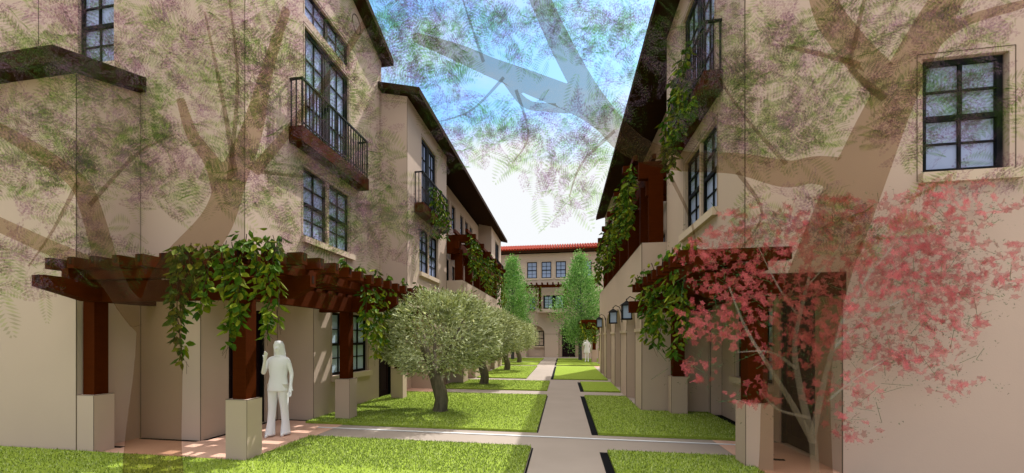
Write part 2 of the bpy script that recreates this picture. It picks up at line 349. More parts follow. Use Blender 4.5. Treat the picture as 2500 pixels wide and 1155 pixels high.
panel_door(HA, PX(-6.04, 1), 7.03, 7.93, .02, 2.25); panel_door(HA, PA, 11.73, 12.57, .02, 2.27)
balcony(HA, PA, 7.52, 10.42, 5.53, 5.82, .29, 6.76)
v = MB(); v.tube([(-5.185, 10.3+.22*cos(k*pi/10), 9.75+.22*sin(k*pi/10)) for k in range(21)], .012, 4, False); v.build('vent_ring', M['drawn_edge'], HA)
ln.build('drawn_edge_line', M['drawn_edge'], HA)
# --- second left house
HB = empty('townhouse', (-6.5, 14, 0), 'narrow beige house whose small balcony trails ivy, just past the large round olive', 'house', 'stucco houses round the garden court')
w = MB(); ln = MB(); PB = PX(-4.4, 1)
wall(w, PB, 11.85, 16.12, 2.65, 8.68, [(12.95, 14.95, 3.82, 5.25), (13.15, 14.75, 5.84, 8.14)])
w.poly((-5.6, 11.85, 2.65), (-4.4, 11.85, 2.65), (-4.4, 11.85, 8.68), (-5.6, 11.85, 8.95))
w.poly((-5.19, 11.85, 2.65), (-4.4, 11.85, 2.65), (-4.4, 16.12, 2.65), (-5.19, 16.12, 2.65))
w.poly((-5.3, 14.4, 0), (-4.4, 14.4, 0), (-4.4, 14.4, 2.65), (-5.3, 14.4, 2.65)); wall(w, PB, 14.4, 16.12, 0, 2.65)
w.box(-12, -4.63, 12.0, 16.0, 2.7, 8.6); w.box(-12, -4.63, 14.5, 16.1, 0, 2.6)
w.build('wall', M['stucco'], HB)
r = MB(); roof_y(r, -3.95, 8.59, -9, 11.6, 16.118); r.build('roof', M['roofwood'], HB)
paired_window(HB, ln, PB, 12.95, 14.95, 3.82, 5.25)
french_door(HB, PB, 13.15, 14.75, 5.84, 8.14, ln)
balcony(HB, PB, 12.45, 15.25, 5.53, 5.82, .29, 6.76)
for a, b in (((-4.4, 11.85, 2.7), (-4.4, 11.85, 8.6)), ((-4.4, 16.12, 0), (-4.4, 16.12, 8.6))): line(ln, a, b)
ln.build('drawn_edge_line', M['drawn_edge'], HB)
# --- far left house with terrace
HC = empty('townhouse', (-6.5, 23, 0), 'long beige house with a tall terrace parapet and timber posts, behind the row of olives', 'house', 'stucco houses round the garden court')
w = MB(); ln = MB()
arcL = [(17.0, 18.5), (19.7, 21.2), (22.4, 23.9), (25.0, 26.2)]
arch_wall(w, PX(-3.75, 1), 16.12, 26.7, 0, 3.95, arcL)
w.poly((-4.4, 16.125, 0), (-3.75, 16.125, 0), (-3.75, 16.125, 3.95), (-4.4, 16.125, 3.95))
w.box(-3.95, -3.752, 16.13, 26.69, 3.0, 3.948); w.box(-5.1, -3.96, 16.2, 26.6, 2.9, 3.0)
wall(w, PX(-5.2, 1), 16.12, 26.7, 3.0, 8.7, [(18.5, 19.5, 3.02, 5.35), (20.1, 20.65, 3.95, 5.2), (18.9, 19.5, 6.95, 8.1), (20.0, 20.7, 6.95, 8.1), (21.75, 22.4, 6.95, 8.1), (22.9, 23.6, 6.95, 8.1), (24.05, 24.75, 6.95, 8.1)])
w.poly((-5.2, 26.7, 0), (-4.4, 26.7, 0), (-4.4, 26.7, 8.68), (-5.2, 26.7, 8.87))
wall(w, PX(-4.4, 1), 26.7, 30.9, 0, 8.68, [(28.3, 29.85, 5.84, 8.14), (28.2, 29.9, .9, 2.3)])
w.box(-12, -5.45, 16.3, 30.8, 0, 8.5); w.box(-5.5, -4.65, 26.9, 30.8, 0, 8.5)
w.box(-12, -4.402, 30.85, 30.9, 0, 8.6)
w.build('wall', M['stucco'], HC)
r = MB(); roof_y(r, -3.95, 8.59, -9, 16.122, 31.1); r.build('roof', M['roofwood'], HC)
panel_door(HC, PX(-5.2, 1), 18.55, 19.45, 3.02, 5.3)
window(HC, PX(-5.2, 1), 20.1, 20.65, 3.95, 5.2, 'glass_pale')
for a, b in ((18.9, 19.5), (20.0, 20.7), (21.75, 22.4), (22.9, 23.6), (24.05, 24.75)):
    window(HC, PX(-5.2, 1), a, b, 6.95, 8.1, cols=2, sill=False); surround(ln, PX(-5.2, 1), a, b, 6.95, 8.1)
french_door(HC, PX(-4.4, 1), 28.3, 29.85, 5.84, 8.14, ln); window(HC, PX(-4.4, 1), 28.2, 29.9, .9, 2.3)
balcony(HC, PX(-4.4, 1), 27.7, 30.4, 5.53, 5.82, .29, 6.76)
for a, b in (((-3.75, 16.13, 0), (-3.75, 16.13, 3.95)), ((-5.2, 26.7, 4), (-5.2, 26.7, 8.6)), ((-4.4, 26.7, 4), (-4.4, 26.7, 8.6)), ((-3.75, 16.13, 3.95), (-3.75, 26.7, 3.95))): line(ln, a, b, .008)
ln.build('drawn_edge_line', M['drawn_edge'], HC)
# --- near right house
HE = empty('townhouse', (6, 8.5, 0), 'beige house with the large single window and dark door, behind the red maple', 'house', 'stucco houses round the garden court')
w = MB(); ln = MB(); PE = PX(2.385, -1); PG = PX(3.53, -1)
wall(w, PE, 6.35, 10.8, 2.6, 8.76, [(7.43, 9.27, 3.82, 5.22), (7.55, 9.42, 5.84, 8.14)])
wall(w, PY(6.35), 2.385, 12, 2.6, 9.2, [(4.41, 5.31, 3.79, 5.23)]); wall(w, PY(6.35), 3.53, 12, 0, 2.6)
wall(w, PG, 6.35, 10.66, 0, 2.6, [(6.97, 8.01, .01, 2.35), (8.25, 9.85, .95, 2.33)])
w.poly((2.385, 6.35, 2.6), (3.53, 6.35, 2.6), (3.53, 10.8, 2.6), (2.385, 10.8, 2.6))
w.poly((3.29, 10.66, 0), (3.53, 10.66, 0), (3.53, 10.66, 2.6), (3.29, 10.66, 2.6)); w.poly((3.29, 10.66, 0), (3.29, 10.8, 0), (3.29, 10.8, 2.6), (3.29, 10.66, 2.6))
w.box(2.62, 12, 6.58, 10.6, 2.65, 8.7); w.box(3.78, 12, 6.58, 10.7, 0, 2.6); w.poly((2.385, 10.8, 2.6), (12, 10.8, 2.6), (12, 10.8, 8.76), (2.385, 10.8, 8.76))
w.build('wall', M['stucco'], HE)
r = MB(); roof_y(r, 1.89, 8.66, 8, 5.8, 10.9, .18); r.build('roof', M['roofwood'], HE)
paired_window(HE, ln, PE, 7.43, 9.27, 3.82, 5.22)
french_door(HE, PE, 7.55, 9.42, 5.84, 8.14, ln)
window(HE, PY(6.35), 4.43, 5.29, 3.80, 5.22, fw=.06); surround(ln, PY(6.35), 4.41, 5.31, 3.7, 5.23, .06)
paired_window(HE, ln, PG, 8.25, 9.85, .95, 2.33, 'glass_pale')
panel_door(HE, PG, 7.02, 7.96, .02, 2.3)
balcony(HE, PE, 7.16, 9.62, 5.55, 5.84, .27, 6.62)
for a, b in (((2.385, 6.35, 2.6), (2.385, 6.35, 9)), ((3.53, 6.35, 0), (3.53, 6.35, 2.6)), ((3.29, 10.66, 0), (3.29, 10.66, 2.6)), ((3.53, 10.66, 0), (3.53, 10.66, 2.6)), ((2.385, 10.8, 4), (2.385, 10.8, 8.7))): line(ln, a, b)
ln.build('drawn_edge_line', M['drawn_edge'], HE)
# --- second right house with arcade and terrace
HF = empty('townhouse', (5, 18, 0), 'beige house with a row of blind arches and wall lanterns below its slanting terrace parapet', 'house', 'stucco houses round the garden court')
w = MB(); ln = MB(); PF = PX(1.83, -1)
arcR = [(11.75, 13.3), (14.66, 16.2), (17.5, 19.3), (20.5, 22.0)]
arch_wall(w, PF, 10.81, 22.9, 0, 4.0, arcR)
w.poly((1.83, 10.81, 0), (3.32, 10.81, 0), (3.32, 10.81, 4.0), (1.83, 10.81, 4.0)); w.poly((1.83, 22.9, 0), (3.3, 22.9, 0), (3.3, 22.9, 4), (1.83, 22.9, 4))
w.box(1.832, 2.03, 10.82, 22.89, 3.0, 3.998); w.box(2.04, 3.3, 10.815, 10.98, 3, 3.998); w.box(2.04, 3.3, 11, 22.8, 2.9, 3.0)
wall(w, PX(3.2, -1), 10.81, 22.5, 3.0, 8.9, [(11.6, 12.7, 3.02, 5.3), (14.75, 15.4, 6.95, 8.1), (16.4, 17.1, 6.95, 8.1), (18.2, 18.9, 6.95, 8.1), (14.75, 15.5, 3.95, 5.15)])
wall(w, PX(2.385, -1), 22.5, 26.1, 0, 8.78, [(23.5, 25.3, 5.84, 8.14)]); w.poly((2.385, 22.5, 3), (3.2, 22.5, 3), (3.2, 22.5, 8.97), (2.385, 22.5, 8.78))
w.box(3.45, 12, 10.95, 26, 0, 8.6); w.box(2.65, 3.5, 22.7, 26, 0, 8.5); w.box(2.387, 12, 26.05, 26.1, 0, 8.6)
w.build('wall', M['stucco'], HF)
cur = 10.81
for a, b in arcR+[(22.9, None)]:
    bd = MB(); bd.box(1.80, 1.829, cur, a, 1.90, 1.98); bd.build('cornice', M['stucco_trim'], HF); cur = b
r = MB(); roof_y(r, 1.89, 8.66, 8, 10.902, 26.3, .18); r.build('roof', M['roofwood'], HF)
panel_door(HF, PX(3.2, -1), 11.65, 12.65, 3.02, 5.25)
for a, b, c, d in ((14.75, 15.4, 6.95, 8.1), (16.4, 17.1, 6.95, 8.1), (18.2, 18.9, 6.95, 8.1), (14.75, 15.5, 3.95, 5.15)):
    window(HF, PX(3.2, -1), a, b, c, d, sill=False); surround(ln, PX(3.2, -1), a, b, c, d)
french_door(HF, PX(2.385, -1), 23.5, 25.3, 5.84, 8.14, ln)
for a, b in arcR:
    pts = [((1.828), (a+b)/2+(b-a)/2*cos(pi-pi*i/14), 1.95+.77*sin(pi-pi*i/14)) for i in range(15)]
    ln.tube(pts, .008, 4); line(ln, (1.828, a, 0), (1.828, a, 1.9), .008); line(ln, (1.828, b, 0), (1.828, b, 1.9), .008)
for a, b in (((1.83, 10.81, 0), (1.83, 10.81, 4)), ((1.83, 10.81, 4), (1.83, 22.9, 4)), ((2.385, 22.5, 4), (2.385, 22.5, 8.7))): line(ln, a, b, .008)
ln.build('drawn_edge_line', M['drawn_edge'], HF)
# --- house closing the far end
HH = empty('townhouse', (-1, 42, 0), 'house closing the end of the path, with a red tiled roof and four upper windows', 'house', 'stucco houses round the garden court')
w = MB(); ln = MB(); PH = PY(40)
holes = [(-5.19, -4.33, 7.2, 8.7), (-3.26, -2.36, 7.2, 8.7), (-1.95, -1.06, 7.2, 8.7), (-.66, .25, 7.2, 8.7), (1.6, 2.5, 7.2, 8.7), (-3.05, -2.5, 4.3, 5.5), (-1.78, .12, 4.2, 5.62), (1.0, 1.6, 4.3, 5.5)]
wall(w, PH, -12, 9, 3.2, 9.45, holes, .25)
arch_wall(w, PH, -12, 9, 0, 3.2, [(-3.29, -1.69), (-.4, 1.5)], .45, 2.12, 2.85)
w.box(-12, 9, 40.5, 50, 0, 9.4); w.poly((-12, 40, 0), (-12, 50, 0), (-12, 50, 9.4), (-12, 40, 9.4)); w.poly((9, 40, 0), (9, 50, 0), (9, 50, 9.4), (9, 40, 9.4))
w.box(-2.3, .45, 39.0, 39.995, 4.02, 4.34)
w.build('wall', M['stucco'], HH)
r = MB(); r.prism([(39.35, 9.42), (45, 10.95), (50.6, 9.42), (50.6, 9.7), (45, 11.2), (39.35, 9.7)], -12.6, 9.6, 'x')
ro = r.build('roof', M['roofwood'], HH)
tl = MB()
for k in range(88):
    x = -12.55+k*.25
    tl.tube([(x, 39.28, 9.73), (x, 45, 11.24)], .105, 6)
tl.build('roof_tiles', M['tile'], ro)
for h in holes[:6]+holes[7:]:
    window(HH, PH, h[0], h[1], h[2], h[3], fw=.07); surround(ln, PH, *h, .09)
french_door(HH, PH, -1.78, .12, 4.2, 5.62, None, 'glass_pale')
window(HH, PY(40.36), -2.55, -1.75, 1.0, 2.4, fw=.07); panel_door(HH, PY(40.35), -.04, 1.02, .02, 2.62)
for a, b in ((-3.29, -1.69), (-.4, 1.5)):
    ln.tube([((a+b)/2+(b-a)/2*cos(pi-pi*i/14), 39.995, 2.12+.73*sin(pi-pi*i/14)) for i in range(15)], .014, 4)
    line(ln, (a, 39.995, 0), (a, 39.995, 2.1), .014); line(ln, (b, 39.995, 0), (b, 39.995, 2.1), .014)
line(ln, (-1.69, 39.995, 2.1), (-.4, 39.995, 2.1), .012)
ln.build('drawn_edge_line', M['drawn_edge'], HH)

# ------------------------------------------------------------------ pergolas
def board(parent, name, fn, *a, **k):
    m = MB(); fn(m, *a, **k); return m.build(name, M['wood'], parent)
def notch_x(o, x, s, y, w, z0, z1):       # grooved mark in a beam end that faces x
    m = MB(); m.box(min(x, x+s*.004), max(x, x+s*.004), y-w*.18, y+w*.18, z0+(z1-z0)*.35, z1); m.build('groove', M['wood_groove'], o)
def notch_y(o, y, x, w, z0, z1):
    m = MB(); m.box(x-w*.18, x+w*.18, y-.004, y, z0+(z1-z0)*.35, z1); m.build('groove', M['wood_groove'], o)
def pillar(parent, x0, x1, y0, y1, h=.88):
    m = MB(); m.box(x0, x1, y0, y1, 0, h); o = m.build('pillar', M['stucco'], parent)
    l = MB(); line(l, (x1 if x1 < 0 else x0, y0, 0), (x1 if x1 < 0 else x0, y0, h), .004)
    for a, b in (((x0, y0), (x1, y0)), ((x0, y1), (x1, y1)), ((x0, y0), (x0, y1)), ((x1, y0), (x1, y1))): line(l, (*a, h), (*b, h), .004)
    l.build('edge_line', M['drawn_edge'], o)
Z1, Z2, Z3, Z4 = 2.30, 2.61, 2.74, 2.90
PL = empty('pergola', (-5, 7, 0), 'dark timber pergola on stucco pillars wrapping the corner porch behind the white figure in trousers', 'pergola', 'timber pergolas')
for x0, x1, y0, y1 in ((-7.30, -6.96, 5.352, 5.66), (-4.68, -4.34, 5.35, 5.66), (-4.75, -4.42, 8.47, 8.80), (-4.79, -4.45, 11.62, 11.95)):
    pillar(PL, x0, x1, y0, y1)
    cx, cy = (x0+x1)/2, (y0+y1)/2+.01
    board(PL, 'post', MB.box, cx-.105, cx+.105, cy-.105, cy+.105, .88, Z1+.02)
for args in (((-7.0, -3.42, 5.5, .13, Z1, Z2), (0, .28)), ((-5.18, -3.42, 8.63, .13, Z1, Z2), (0, .28)), ((-5.18, -3.42, 11.79, .13, Z1, Z2), (0, .28))):
    o = board(PL, 'beam', beam_x, *args[0], tl=args[1][0], tr=args[1][1]); notch_x(o, -3.42, 1, args[0][2], .13, Z1+.15, Z2)
o = board(PL, 'beam', beam_y, 4.68, 6.34, -7.02, .2, Z1+.002, Z2-.002, tl=.6); notch_y(o, 4.68, -7.02, .2, Z1+.15, Z2)
board(PL, 'beam', beam_y, 5.2, 8.95, -4.5, .14, Z1-.004, Z2-.02, tl=.3, tr=.3); board(PL, 'beam', beam_y, 8.96, 12.3, -4.58, .14, Z1-.004, Z2-.02, tl=.3, tr=.3)
board(PL, 'purlin', beam_y, 4.95, 11.5, -3.72, .12, Z2+.001, Z3)
board(PL, 'purlin', beam_y, 5.72, 11.5, -4.9, .12, Z2+.001, Z3)
board(PL, 'purlin', beam_x, -7.06, -3.79, 5.28, .12, Z2+.002, Z3-.002); board(PL, 'purlin', beam_y, 4.98, 6.34, -6.98, .12, Z2+.001, Z3)
for k in range(10):
    x = -7.28+.388*k
    o = board(PL, 'rafter', beam_y, 4.97, 6.34 if x < -5.2 else 5.98, x+.02, .12, Z3+.001, Z4); notch_y(o, 4.97, x+.02, .12, Z3, Z4)
for k in range(15):
    y = 5.32+.425*k
    o = board(PL, 'rafter', beam_x, -5.18 if y > 6.4 else -3.66, -3.43, y, .12, Z3+.001, Z4); notch_x(o, -3.43, 1, y, .12, Z3, Z4)
PR = empty('pergola', (2.5, 8.3, 0), 'dark timber pergola on stucco pillars at the porch behind the red maple', 'pergola', 'timber pergolas')
for x0, x1, y0, y1 in ((2.387, 2.72, 6.33, 6.68), (2.40, 2.74, 10.42, 10.74)):
    pillar(PR, x0, x1, y0, y1); cx, cy = (x0+x1)/2, (y0+y1)/2
    board(PR, 'post', MB.box, cx-.12, cx+.12, cy-.12, cy+.12, .88, Z1+.02)
o = board(PR, 'beam', beam_x, 1.66, 3.56, 6.42, .19, Z1, Z2-.012, tl=.3); notch_x(o, 1.66, -1, 6.42, .19, Z1+.15, Z2-.02)
o = board(PR, 'beam', beam_x, 1.50, 3.28, 10.56, .16, Z1+.03, Z2-.012); notch_x(o, 1.50, -1, 10.56, .16, Z1+.15, Z2-.02)
board(PR, 'beam', beam_y, 6.52, 10.4, 2.55, .14, Z1+.02, Z2-.014)
board(PR, 'purlin', beam_y, 6.0, 10.35, 1.72, .12, Z2+.001-.012, Z3); board(PR, 'purlin', beam_y, 6.2, 10.35, 2.28, .12, Z2-.01, Z3)
board(PR, 'purlin', beam_y, 6.02, 6.345, 2.45, .16, Z2-.008, Z3-.002); board(PR, 'beam', beam_y, 6.02, 10.2, 1.86, .10, Z1+.08, Z2-.014, tl=.4, tr=.4)
for k in range(10):
    y = 6.13+.415*k
    o = board(PR, 'rafter', beam_x, 1.48, 2.82 if k == 0 else 2.38, y, .12, Z3+.001, Z4); notch_x(o, 1.48, -1, y, .12, Z3, Z4)
def terrace_pergola(t, side, xp, xw, xt, ys, zt, w=.30, zb=3.9):
    for y in ys:
        board(t, 'post', MB.box, *( (xp-w, xp) if side < 0 else (xp, xp+w) ), y, y+.2, zb, zt-.6)
        yc = y+.1
        if side < 0: o = board(t, 'beam', beam_x, xw, xt, yc, .18, zt-.32, zt-.02, tr=.25); notch_x(o, xt, 1, yc, .18, zt-.2, zt-.02)
        else: o = board(t, 'beam', beam_x, xt, xw, yc, .18, zt-.32, zt-.02, tl=.25); notch_x(o, xt, -1, yc, .18, zt-.2, zt-.02)
    y0, y1 = ys[0]-.3, ys[-1]+.5
    board(t, 'beam', beam_y, y0, y1, xp+side*.15, .16, zt-.62, zt-.34)
    for f in (.15, .4, .65, .9):
        board(t, 'rafter', beam_y, y0, y1, xt+(xw-xt)*f, .10, zt-.015, zt+.11)
TR = empty('pergola', (2.5, 16, 3.0), 'tall timber pergola standing on the terrace above the blind arches', 'pergola', 'timber pergolas')
terrace_pergola(TR, 1, 1.9, 3.19, 1.48, [11.4+2.0*k for k in range(6)], 6.1, .33)
board(TR, 'beam', beam_x, 1.78, 3.19, 10.98, .16, 5.55, 5.95); board(TR, 'beam', beam_x, 1.95, 3.19, 11.0, .14, 5.15, 5.5); board(TR, 'post', MB.box, 2.0, 2.32, 10.84, 11.0, 3.95, 5.6)
TL = empty('pergola', (-4.4, 21, 3.0), 'tall timber pergola standing on the terrace above the olive row', 'pergola', 'timber pergolas')
terrace_pergola(TL, -1, -3.82, -5.19, -3.3, [16.3+1.75*k for k in range(6)], 5.76, .30, 3.85)
board(TL, 'beam', beam_x, -5.19, -3.9, 16.22, .14, 5.0, 5.5)
TH = empty('pergola', (-1, 39.4, 4.3), 'shallow timber pergola over the wide glazed opening of the end house', 'pergola', 'timber pergolas')
for x in (-2.05, .2): board(TH, 'post', MB.box, x-.11, x+.11, 39.1, 39.3, 4.342, 6.25)
board(TH, 'beam', beam_x, -3.5, 1.7, 39.2, .16, 6.25, 6.5)
for k in range(11): board(TH, 'rafter', beam_y, 38.9, 39.99, -3.3+.48*k, .12, 6.501, 6.68)
PP = empty('pergola', (2.4, 33, 0), 'small timber porch pergola beside the standing white figure in a skirt', 'pergola', 'timber pergolas')
for x, y in ((2.0, 31.9), (2.65, 34.3), (2.3, 29.6)):
    pillar(PP, x, x+.35, y, y+.35, .9); board(PP, 'post', MB.box, x+.06, x+.29, y+.06, y+.29, .9, 2.35)
for y in (29.7, 32.0, 34.5): board(PP, 'beam', beam_x, 1.2, 3.4, y, .15, 2.35, 2.65, tl=.3)
board(PP, 'purlin', beam_y, 28.7, 35, 1.5, .12, 2.651, 2.78); board(PP, 'purlin', beam_y, 28.7, 35, 2.6, .12, 2.651, 2.78)
for k in range(14): board(PP, 'rafter', beam_x, 1.15, 3.4, 28.9+.45*k, .12, 2.781, 2.93)

# ------------------------------------------------------------------ lanterns
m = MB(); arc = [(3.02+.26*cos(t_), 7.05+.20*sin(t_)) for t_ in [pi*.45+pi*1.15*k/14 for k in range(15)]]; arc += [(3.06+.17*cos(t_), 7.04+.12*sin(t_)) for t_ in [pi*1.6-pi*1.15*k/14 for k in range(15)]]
m.prism(arc, .005, .013, 'z'); meta(m.build('shadow_crescent', M['shadow_and_bed']), 'black crescent of cast shadow laid as a flat shape on the porch paving at the dark door', 'painted shadow')  # a cast shadow made as a flat black shape, no mat here
def lantern(x, y, z, s, label, k=1.0):
    t = empty('wall_lantern', (x, y, z), label, 'lantern', 'iron wall lanterns')
    cx = x-s*.28*k; hw = .105*k; H = .36*k
    b = MB(); b.box(min(x, x-s*.02), max(x, x-s*.02), y-.04, y+.04, z-.12*k, z+.28*k)
    b.tube([(x, y, z+.1*k), (x-s*.08, y, z+.36*k), (x-s*.2*k, y, z+.42*k), (cx, y, z+.34*k)], .012, 6); b.build('bracket', M['black'], t)
    f = MB()
    for dx in (-1, 1):
        for dy in (-1, 1): f.box(cx+dx*hw-.010, cx+dx*hw+.010, y+dy*hw-.010, y+dy*hw+.010, z-.13*k, z+.2*k)
    f.box(cx-hw-.02, cx+hw+.02, y-hw-.02, y+hw+.02, z-.16*k, z-.125*k); f.box(cx-hw-.012, cx+hw+.012, y-hw-.012, y+hw+.012, z+.19*k, z+.205*k)
    f.build('frame', M['black'], t)
    g = MB(); g.box(cx-hw+.012, cx+hw-.012, y-hw+.012, y+hw-.012, z-.124*k, z+.189*k); g.build('glass', M['lampglass'], t)
    r = MB(); q = hw+.05; zz = z+.206*k
    r.add([(cx-q, y-q, zz), (cx+q, y-q, zz), (cx+q, y+q, zz), (cx-q, y+q, zz), (cx, y, zz+.12*k)], [(0,3,2,1), (0,1,4), (1,2,4), (2,3,4), (3,0,4)]); r.tube([(cx, y, zz+.11*k), (cx, y, zz+.16*k)], .012, 6)
    r.build('cap', M['black'], t)
lantern(1.83, 11.3, 2.36, 1, 'black lantern half behind the hanging vine at the first arch pier')
lantern(1.83, 15.2-.9, 2.36, 1, 'black lantern on the pier between the first and second blind arch')
lantern(1.83, 19.6, 2.36, 1, 'small black lantern farthest along the blind arches, beside the green tree')
for y, lb in ((16.6, 'first'), (19.1, 'second'), (21.8, 'third'), (24.4, 'fourth')):
    lantern(-3.75, y, 2.36, -1, 'black lantern seen through the olive leaves, %s along the terrace wall' % lb)

# ------------------------------------------------------------------ vines
def leaf(mb, p, d, n, L, W):
    d = d.normalized(); s = d.cross(n)
    if s.length < 1e-3: s = Vector((1, 0, 0))
    s.normalize(); up = s.cross(d)*(-W*.35)
    mb.add([p, p+d*L*.35+s*W*.5, p+d*L*.7+s*W*.36, p+d*L, p+d*L*.7-s*W*.36, p+d*L*.35-s*W*.5, p+d*L*.5+up],
           [(0, 1, 6), (1, 2, 6), (2, 3, 6), (3, 4, 6), (4, 5, 6), (5, 0, 6)])
def rv(r, k=1): return Vector((r.gauss(0, k), r.gauss(0, k), r.gauss(0, k)))
def vine(label, strands, seed, L=.155, dens=.66, parent_loc=None):
    """strands: (x, y, ztop, zbottom, radius, leaves)"""
    r = random.Random(seed); lf = MB(); st = MB()
    x0, y0, z0 = strands[0][:3]; t = empty('climbing_vine', (x0, y0, z0), label, 'vine', 'vines trained over the timberwork')
    for (x, y, zt, zb, rad, n) in strands:
        pts = []; px, py = x, y
        k = max(3, int((zt-zb)/.12)+2)
        for i in range(k):
            pts.append((px, py, zt+(zb-zt)*i/(k-1))); px += r.gauss(0, .02); py += r.gauss(0, .02)
        st = MB(); st.tube(pts, .006, 4)
        for _ in range(int(n*dens)):
            f = r.random(); i = f*(k-1); a = Vector(pts[int(i)]); b = Vector(pts[min(int(i)+1, k-1)]); c = a.lerp(b, i-int(i))
            rr = .78*rad*(1-.55*f**2); th = r.uniform(0, 2*pi); q = rr*sqrt(r.random())
            p = c+Vector((q*cos(th), q*sin(th), r.gauss(0, .03)))
            d = Vector((cos(th)*.7, sin(th)*.7, -.75))+rv(r, .35); n_ = Vector((cos(th), sin(th), .5))+rv(r, .4)
            leaf(lf, p, d, n_, L*r.uniform(.6, 1.15), L*r.uniform(.38, .6))
        for _ in range(3):
            a = Vector(pts[-1])+rv(r, .02); st.tube([a, a+Vector((r.gauss(0, .05), r.gauss(0, .04), -r.uniform(.05, .2)))], .0025, 3)
        st.build('stem', M['twig'], t)
    lf.build('foliage', M['vine'], t)
    return t
def top_tufts(lst):   # short upright sprigs standing on the rafters
    return [(x, y, z+.14, z-.05, .09, 16) for x, y, z in lst]
vine('leafy vine hanging lowest from the corner pergola, over the ghostly tree trunk', [(-4.99, 4.9, 2.98, 1.45, .12, 170), (-4.86, 4.9, 2.85, 2.35, .08, 40), (-5.06, 4.9, 2.9, 2.0, .08, 55), (-5.0, 5.1, 3.05, 2.9, .12, 30)], 1)
vine('short vine sprig hanging in the middle of the corner pergola front', [(-4.58, 4.9, 2.98, 2.1, .09, 80), (-4.68, 4.92, 2.95, 2.5, .07, 25), (-4.6, 5.1, 3.02, 2.88, .12, 22)], 2)
vine('thick vine draped round the corner post above the white figure in trousers', [(-4.18, 4.88, 2.98, 1.65, .11, 150), (-4.34, 4.9, 2.9, 2.3, .08, 45), (-4.02, 4.88, 2.95, 1.95, .09, 80), (-3.66, 4.88, 2.98, 1.80, .10, 130), (-3.55, 4.92, 2.95, 1.95, .08, 60), (-3.84, 4.9, 2.95, 2.35, .08, 40), (-4.1, 5.05, 3.12, 2.85, .20, 80), (-3.75, 5.1, 3.1, 2.85, .12, 50), (-4.45, 5.1, 3.06, 2.85, .14, 30)], 3)
vine('vine hanging beside the low window, left of the large olive', [(-3.62, 7.5, 2.9, 1.75, .14, 110), (-3.65, 8.0, 2.8, 1.4, .15, 140), (-3.62, 8.5, 2.85, 1.65, .15, 120), (-3.68, 9.1, 2.8, 1.5, .16, 110), (-3.65, 9.7, 2.85, 1.9, .14, 80)]+top_tufts([(-3.6, 7.3, 2.95), (-3.55, 7.9, 2.95), (-3.6, 8.5, 2.95), (-3.55, 9.4, 2.95), (-3.55, 10.2, 2.95), (-3.6, 10.9, 2.95), (-3.5, 6.6, 2.92)]), 4)
vine('vine hanging in front of the lantern from the porch pergola', [(1.62, 9.3, 2.75, 1.75, .15, 120), (1.66, 8.8, 2.75, 1.6, .16, 140), (1.62, 8.3, 2.75, 2.0, .12, 70)]+top_tufts([(1.55, 9.7, 2.95), (1.55, 8.9, 2.95), (1.55, 8.2, 2.95), (1.55, 10, 2.95)]), 5)
vine('vine hanging over the back stucco pillar of the porch, partly through red leaves', [(1.66, 7.7, 2.75, 1.6, .14, 120), (1.72, 7.25, 2.75, 1.5, .15, 150), (1.68, 6.85, 2.8, 1.75, .13, 100)]+top_tufts([(1.58, 7.5, 2.96), (1.6, 6.9, 2.96), (1.62, 6.6, 2.96), (1.7, 6.3, 2.98)]), 6)
vine('bright ivy spilling over the balcony rail above the paired windows', [(2.06, 8.6, 6.6, 5.0, .12, 130), (2.04, 8.1, 6.7, 5.3, .12, 130), (2.02, 7.75, 6.65, 5.6, .11, 100), (2.06, 9.2, 6.0, 4.9, .10, 70), (2.04, 7.5, 5.9, 5.3, .08, 50), (2.04, 8.9, 6.3, 5.2, .11, 80)], 7, .16)
vine('ivy spilling over the small balcony of the second house', [(-4.03, 13.1, 6.5, 5.0, .14, 110), (-4.03, 13.6, 6.6, 5.3, .14, 100), (-4.03, 14.2, 6.5, 5.1, .14, 110), (-4.03, 14.7, 6.3, 5.2, .12, 70)], 8, .17)
vine('long vine on the terrace pergola nearest the slanting dark roof edge', [(1.62, 11.45, 5.95, 4.3, .17, 170), (1.68, 11.3, 6.1, 5.4, .1, 50), (1.6, 11.9, 5.8, 4.6, .16, 110), (1.6, 11.2, 5.6, 4.5, .14, 90)], 9, .18)
vine('dense vine draping the middle beams of the terrace pergola over the arches', [(1.6, y, 5.9-.05*k, 4.5-.1*k, .15, 100) for k, y in enumerate((13.0, 13.9, 14.9, 15.8))], 10, .2)
vine('dense vine draping the far beams of the terrace pergola over the arches', [(1.6, y, 5.8, 4.3, .17, 85) for y in (17.2, 18.3, 19.4, 20.6, 21.6)], 11, .2)
vine('vine on the first beams of the terrace pergola above the olives', [(-3.45, 16.3, 5.7, 4.3, .2, 110), (-3.45, 16.9, 5.6, 4.1, .2, 110), (-3.45, 17.5, 5.7, 4.4, .18, 90)], 12, .2)
vine('vine on the middle beams of the terrace pergola above the olives', [(-3.45, y, 5.6, 3.9, .22, 100) for y in (18.7, 19.6, 20.6, 21.4)], 13, .22)
vine('vine on the last beams of the terrace pergola, touching the pale green tree', [(-3.45, y, 5.5, 3.6, .24, 100) for y in (23.4, 24.3, 25.2)], 14, .2)
vine('dark vine climbing the pergola of the end house', [(x, 39.05, 6.4, zb, .22, 60) for x, zb in ((-3.2, 5.3), (-2.8, 4.2), (-2.4, 4.5), (-2.1, 4.2), (.3, 4.4), (.7, 4.6), (1.2, 5.2))], 15, .24)
vine('yellowish vine smothering the small far porch beside the figure in a skirt', [(1.3+.22*i, y, 2.9, 1.7, .28, 70) for i, y in enumerate((29.0, 29.6, 30.6, 31.2))]+[(1.5, 32.5, 2.8, 1.6, .3, 80), (1.3, 34, 2.8, 1.7, .3, 60), (1.9, 29.2, 2.7, 1.5, .3, 80)], 16, .22)

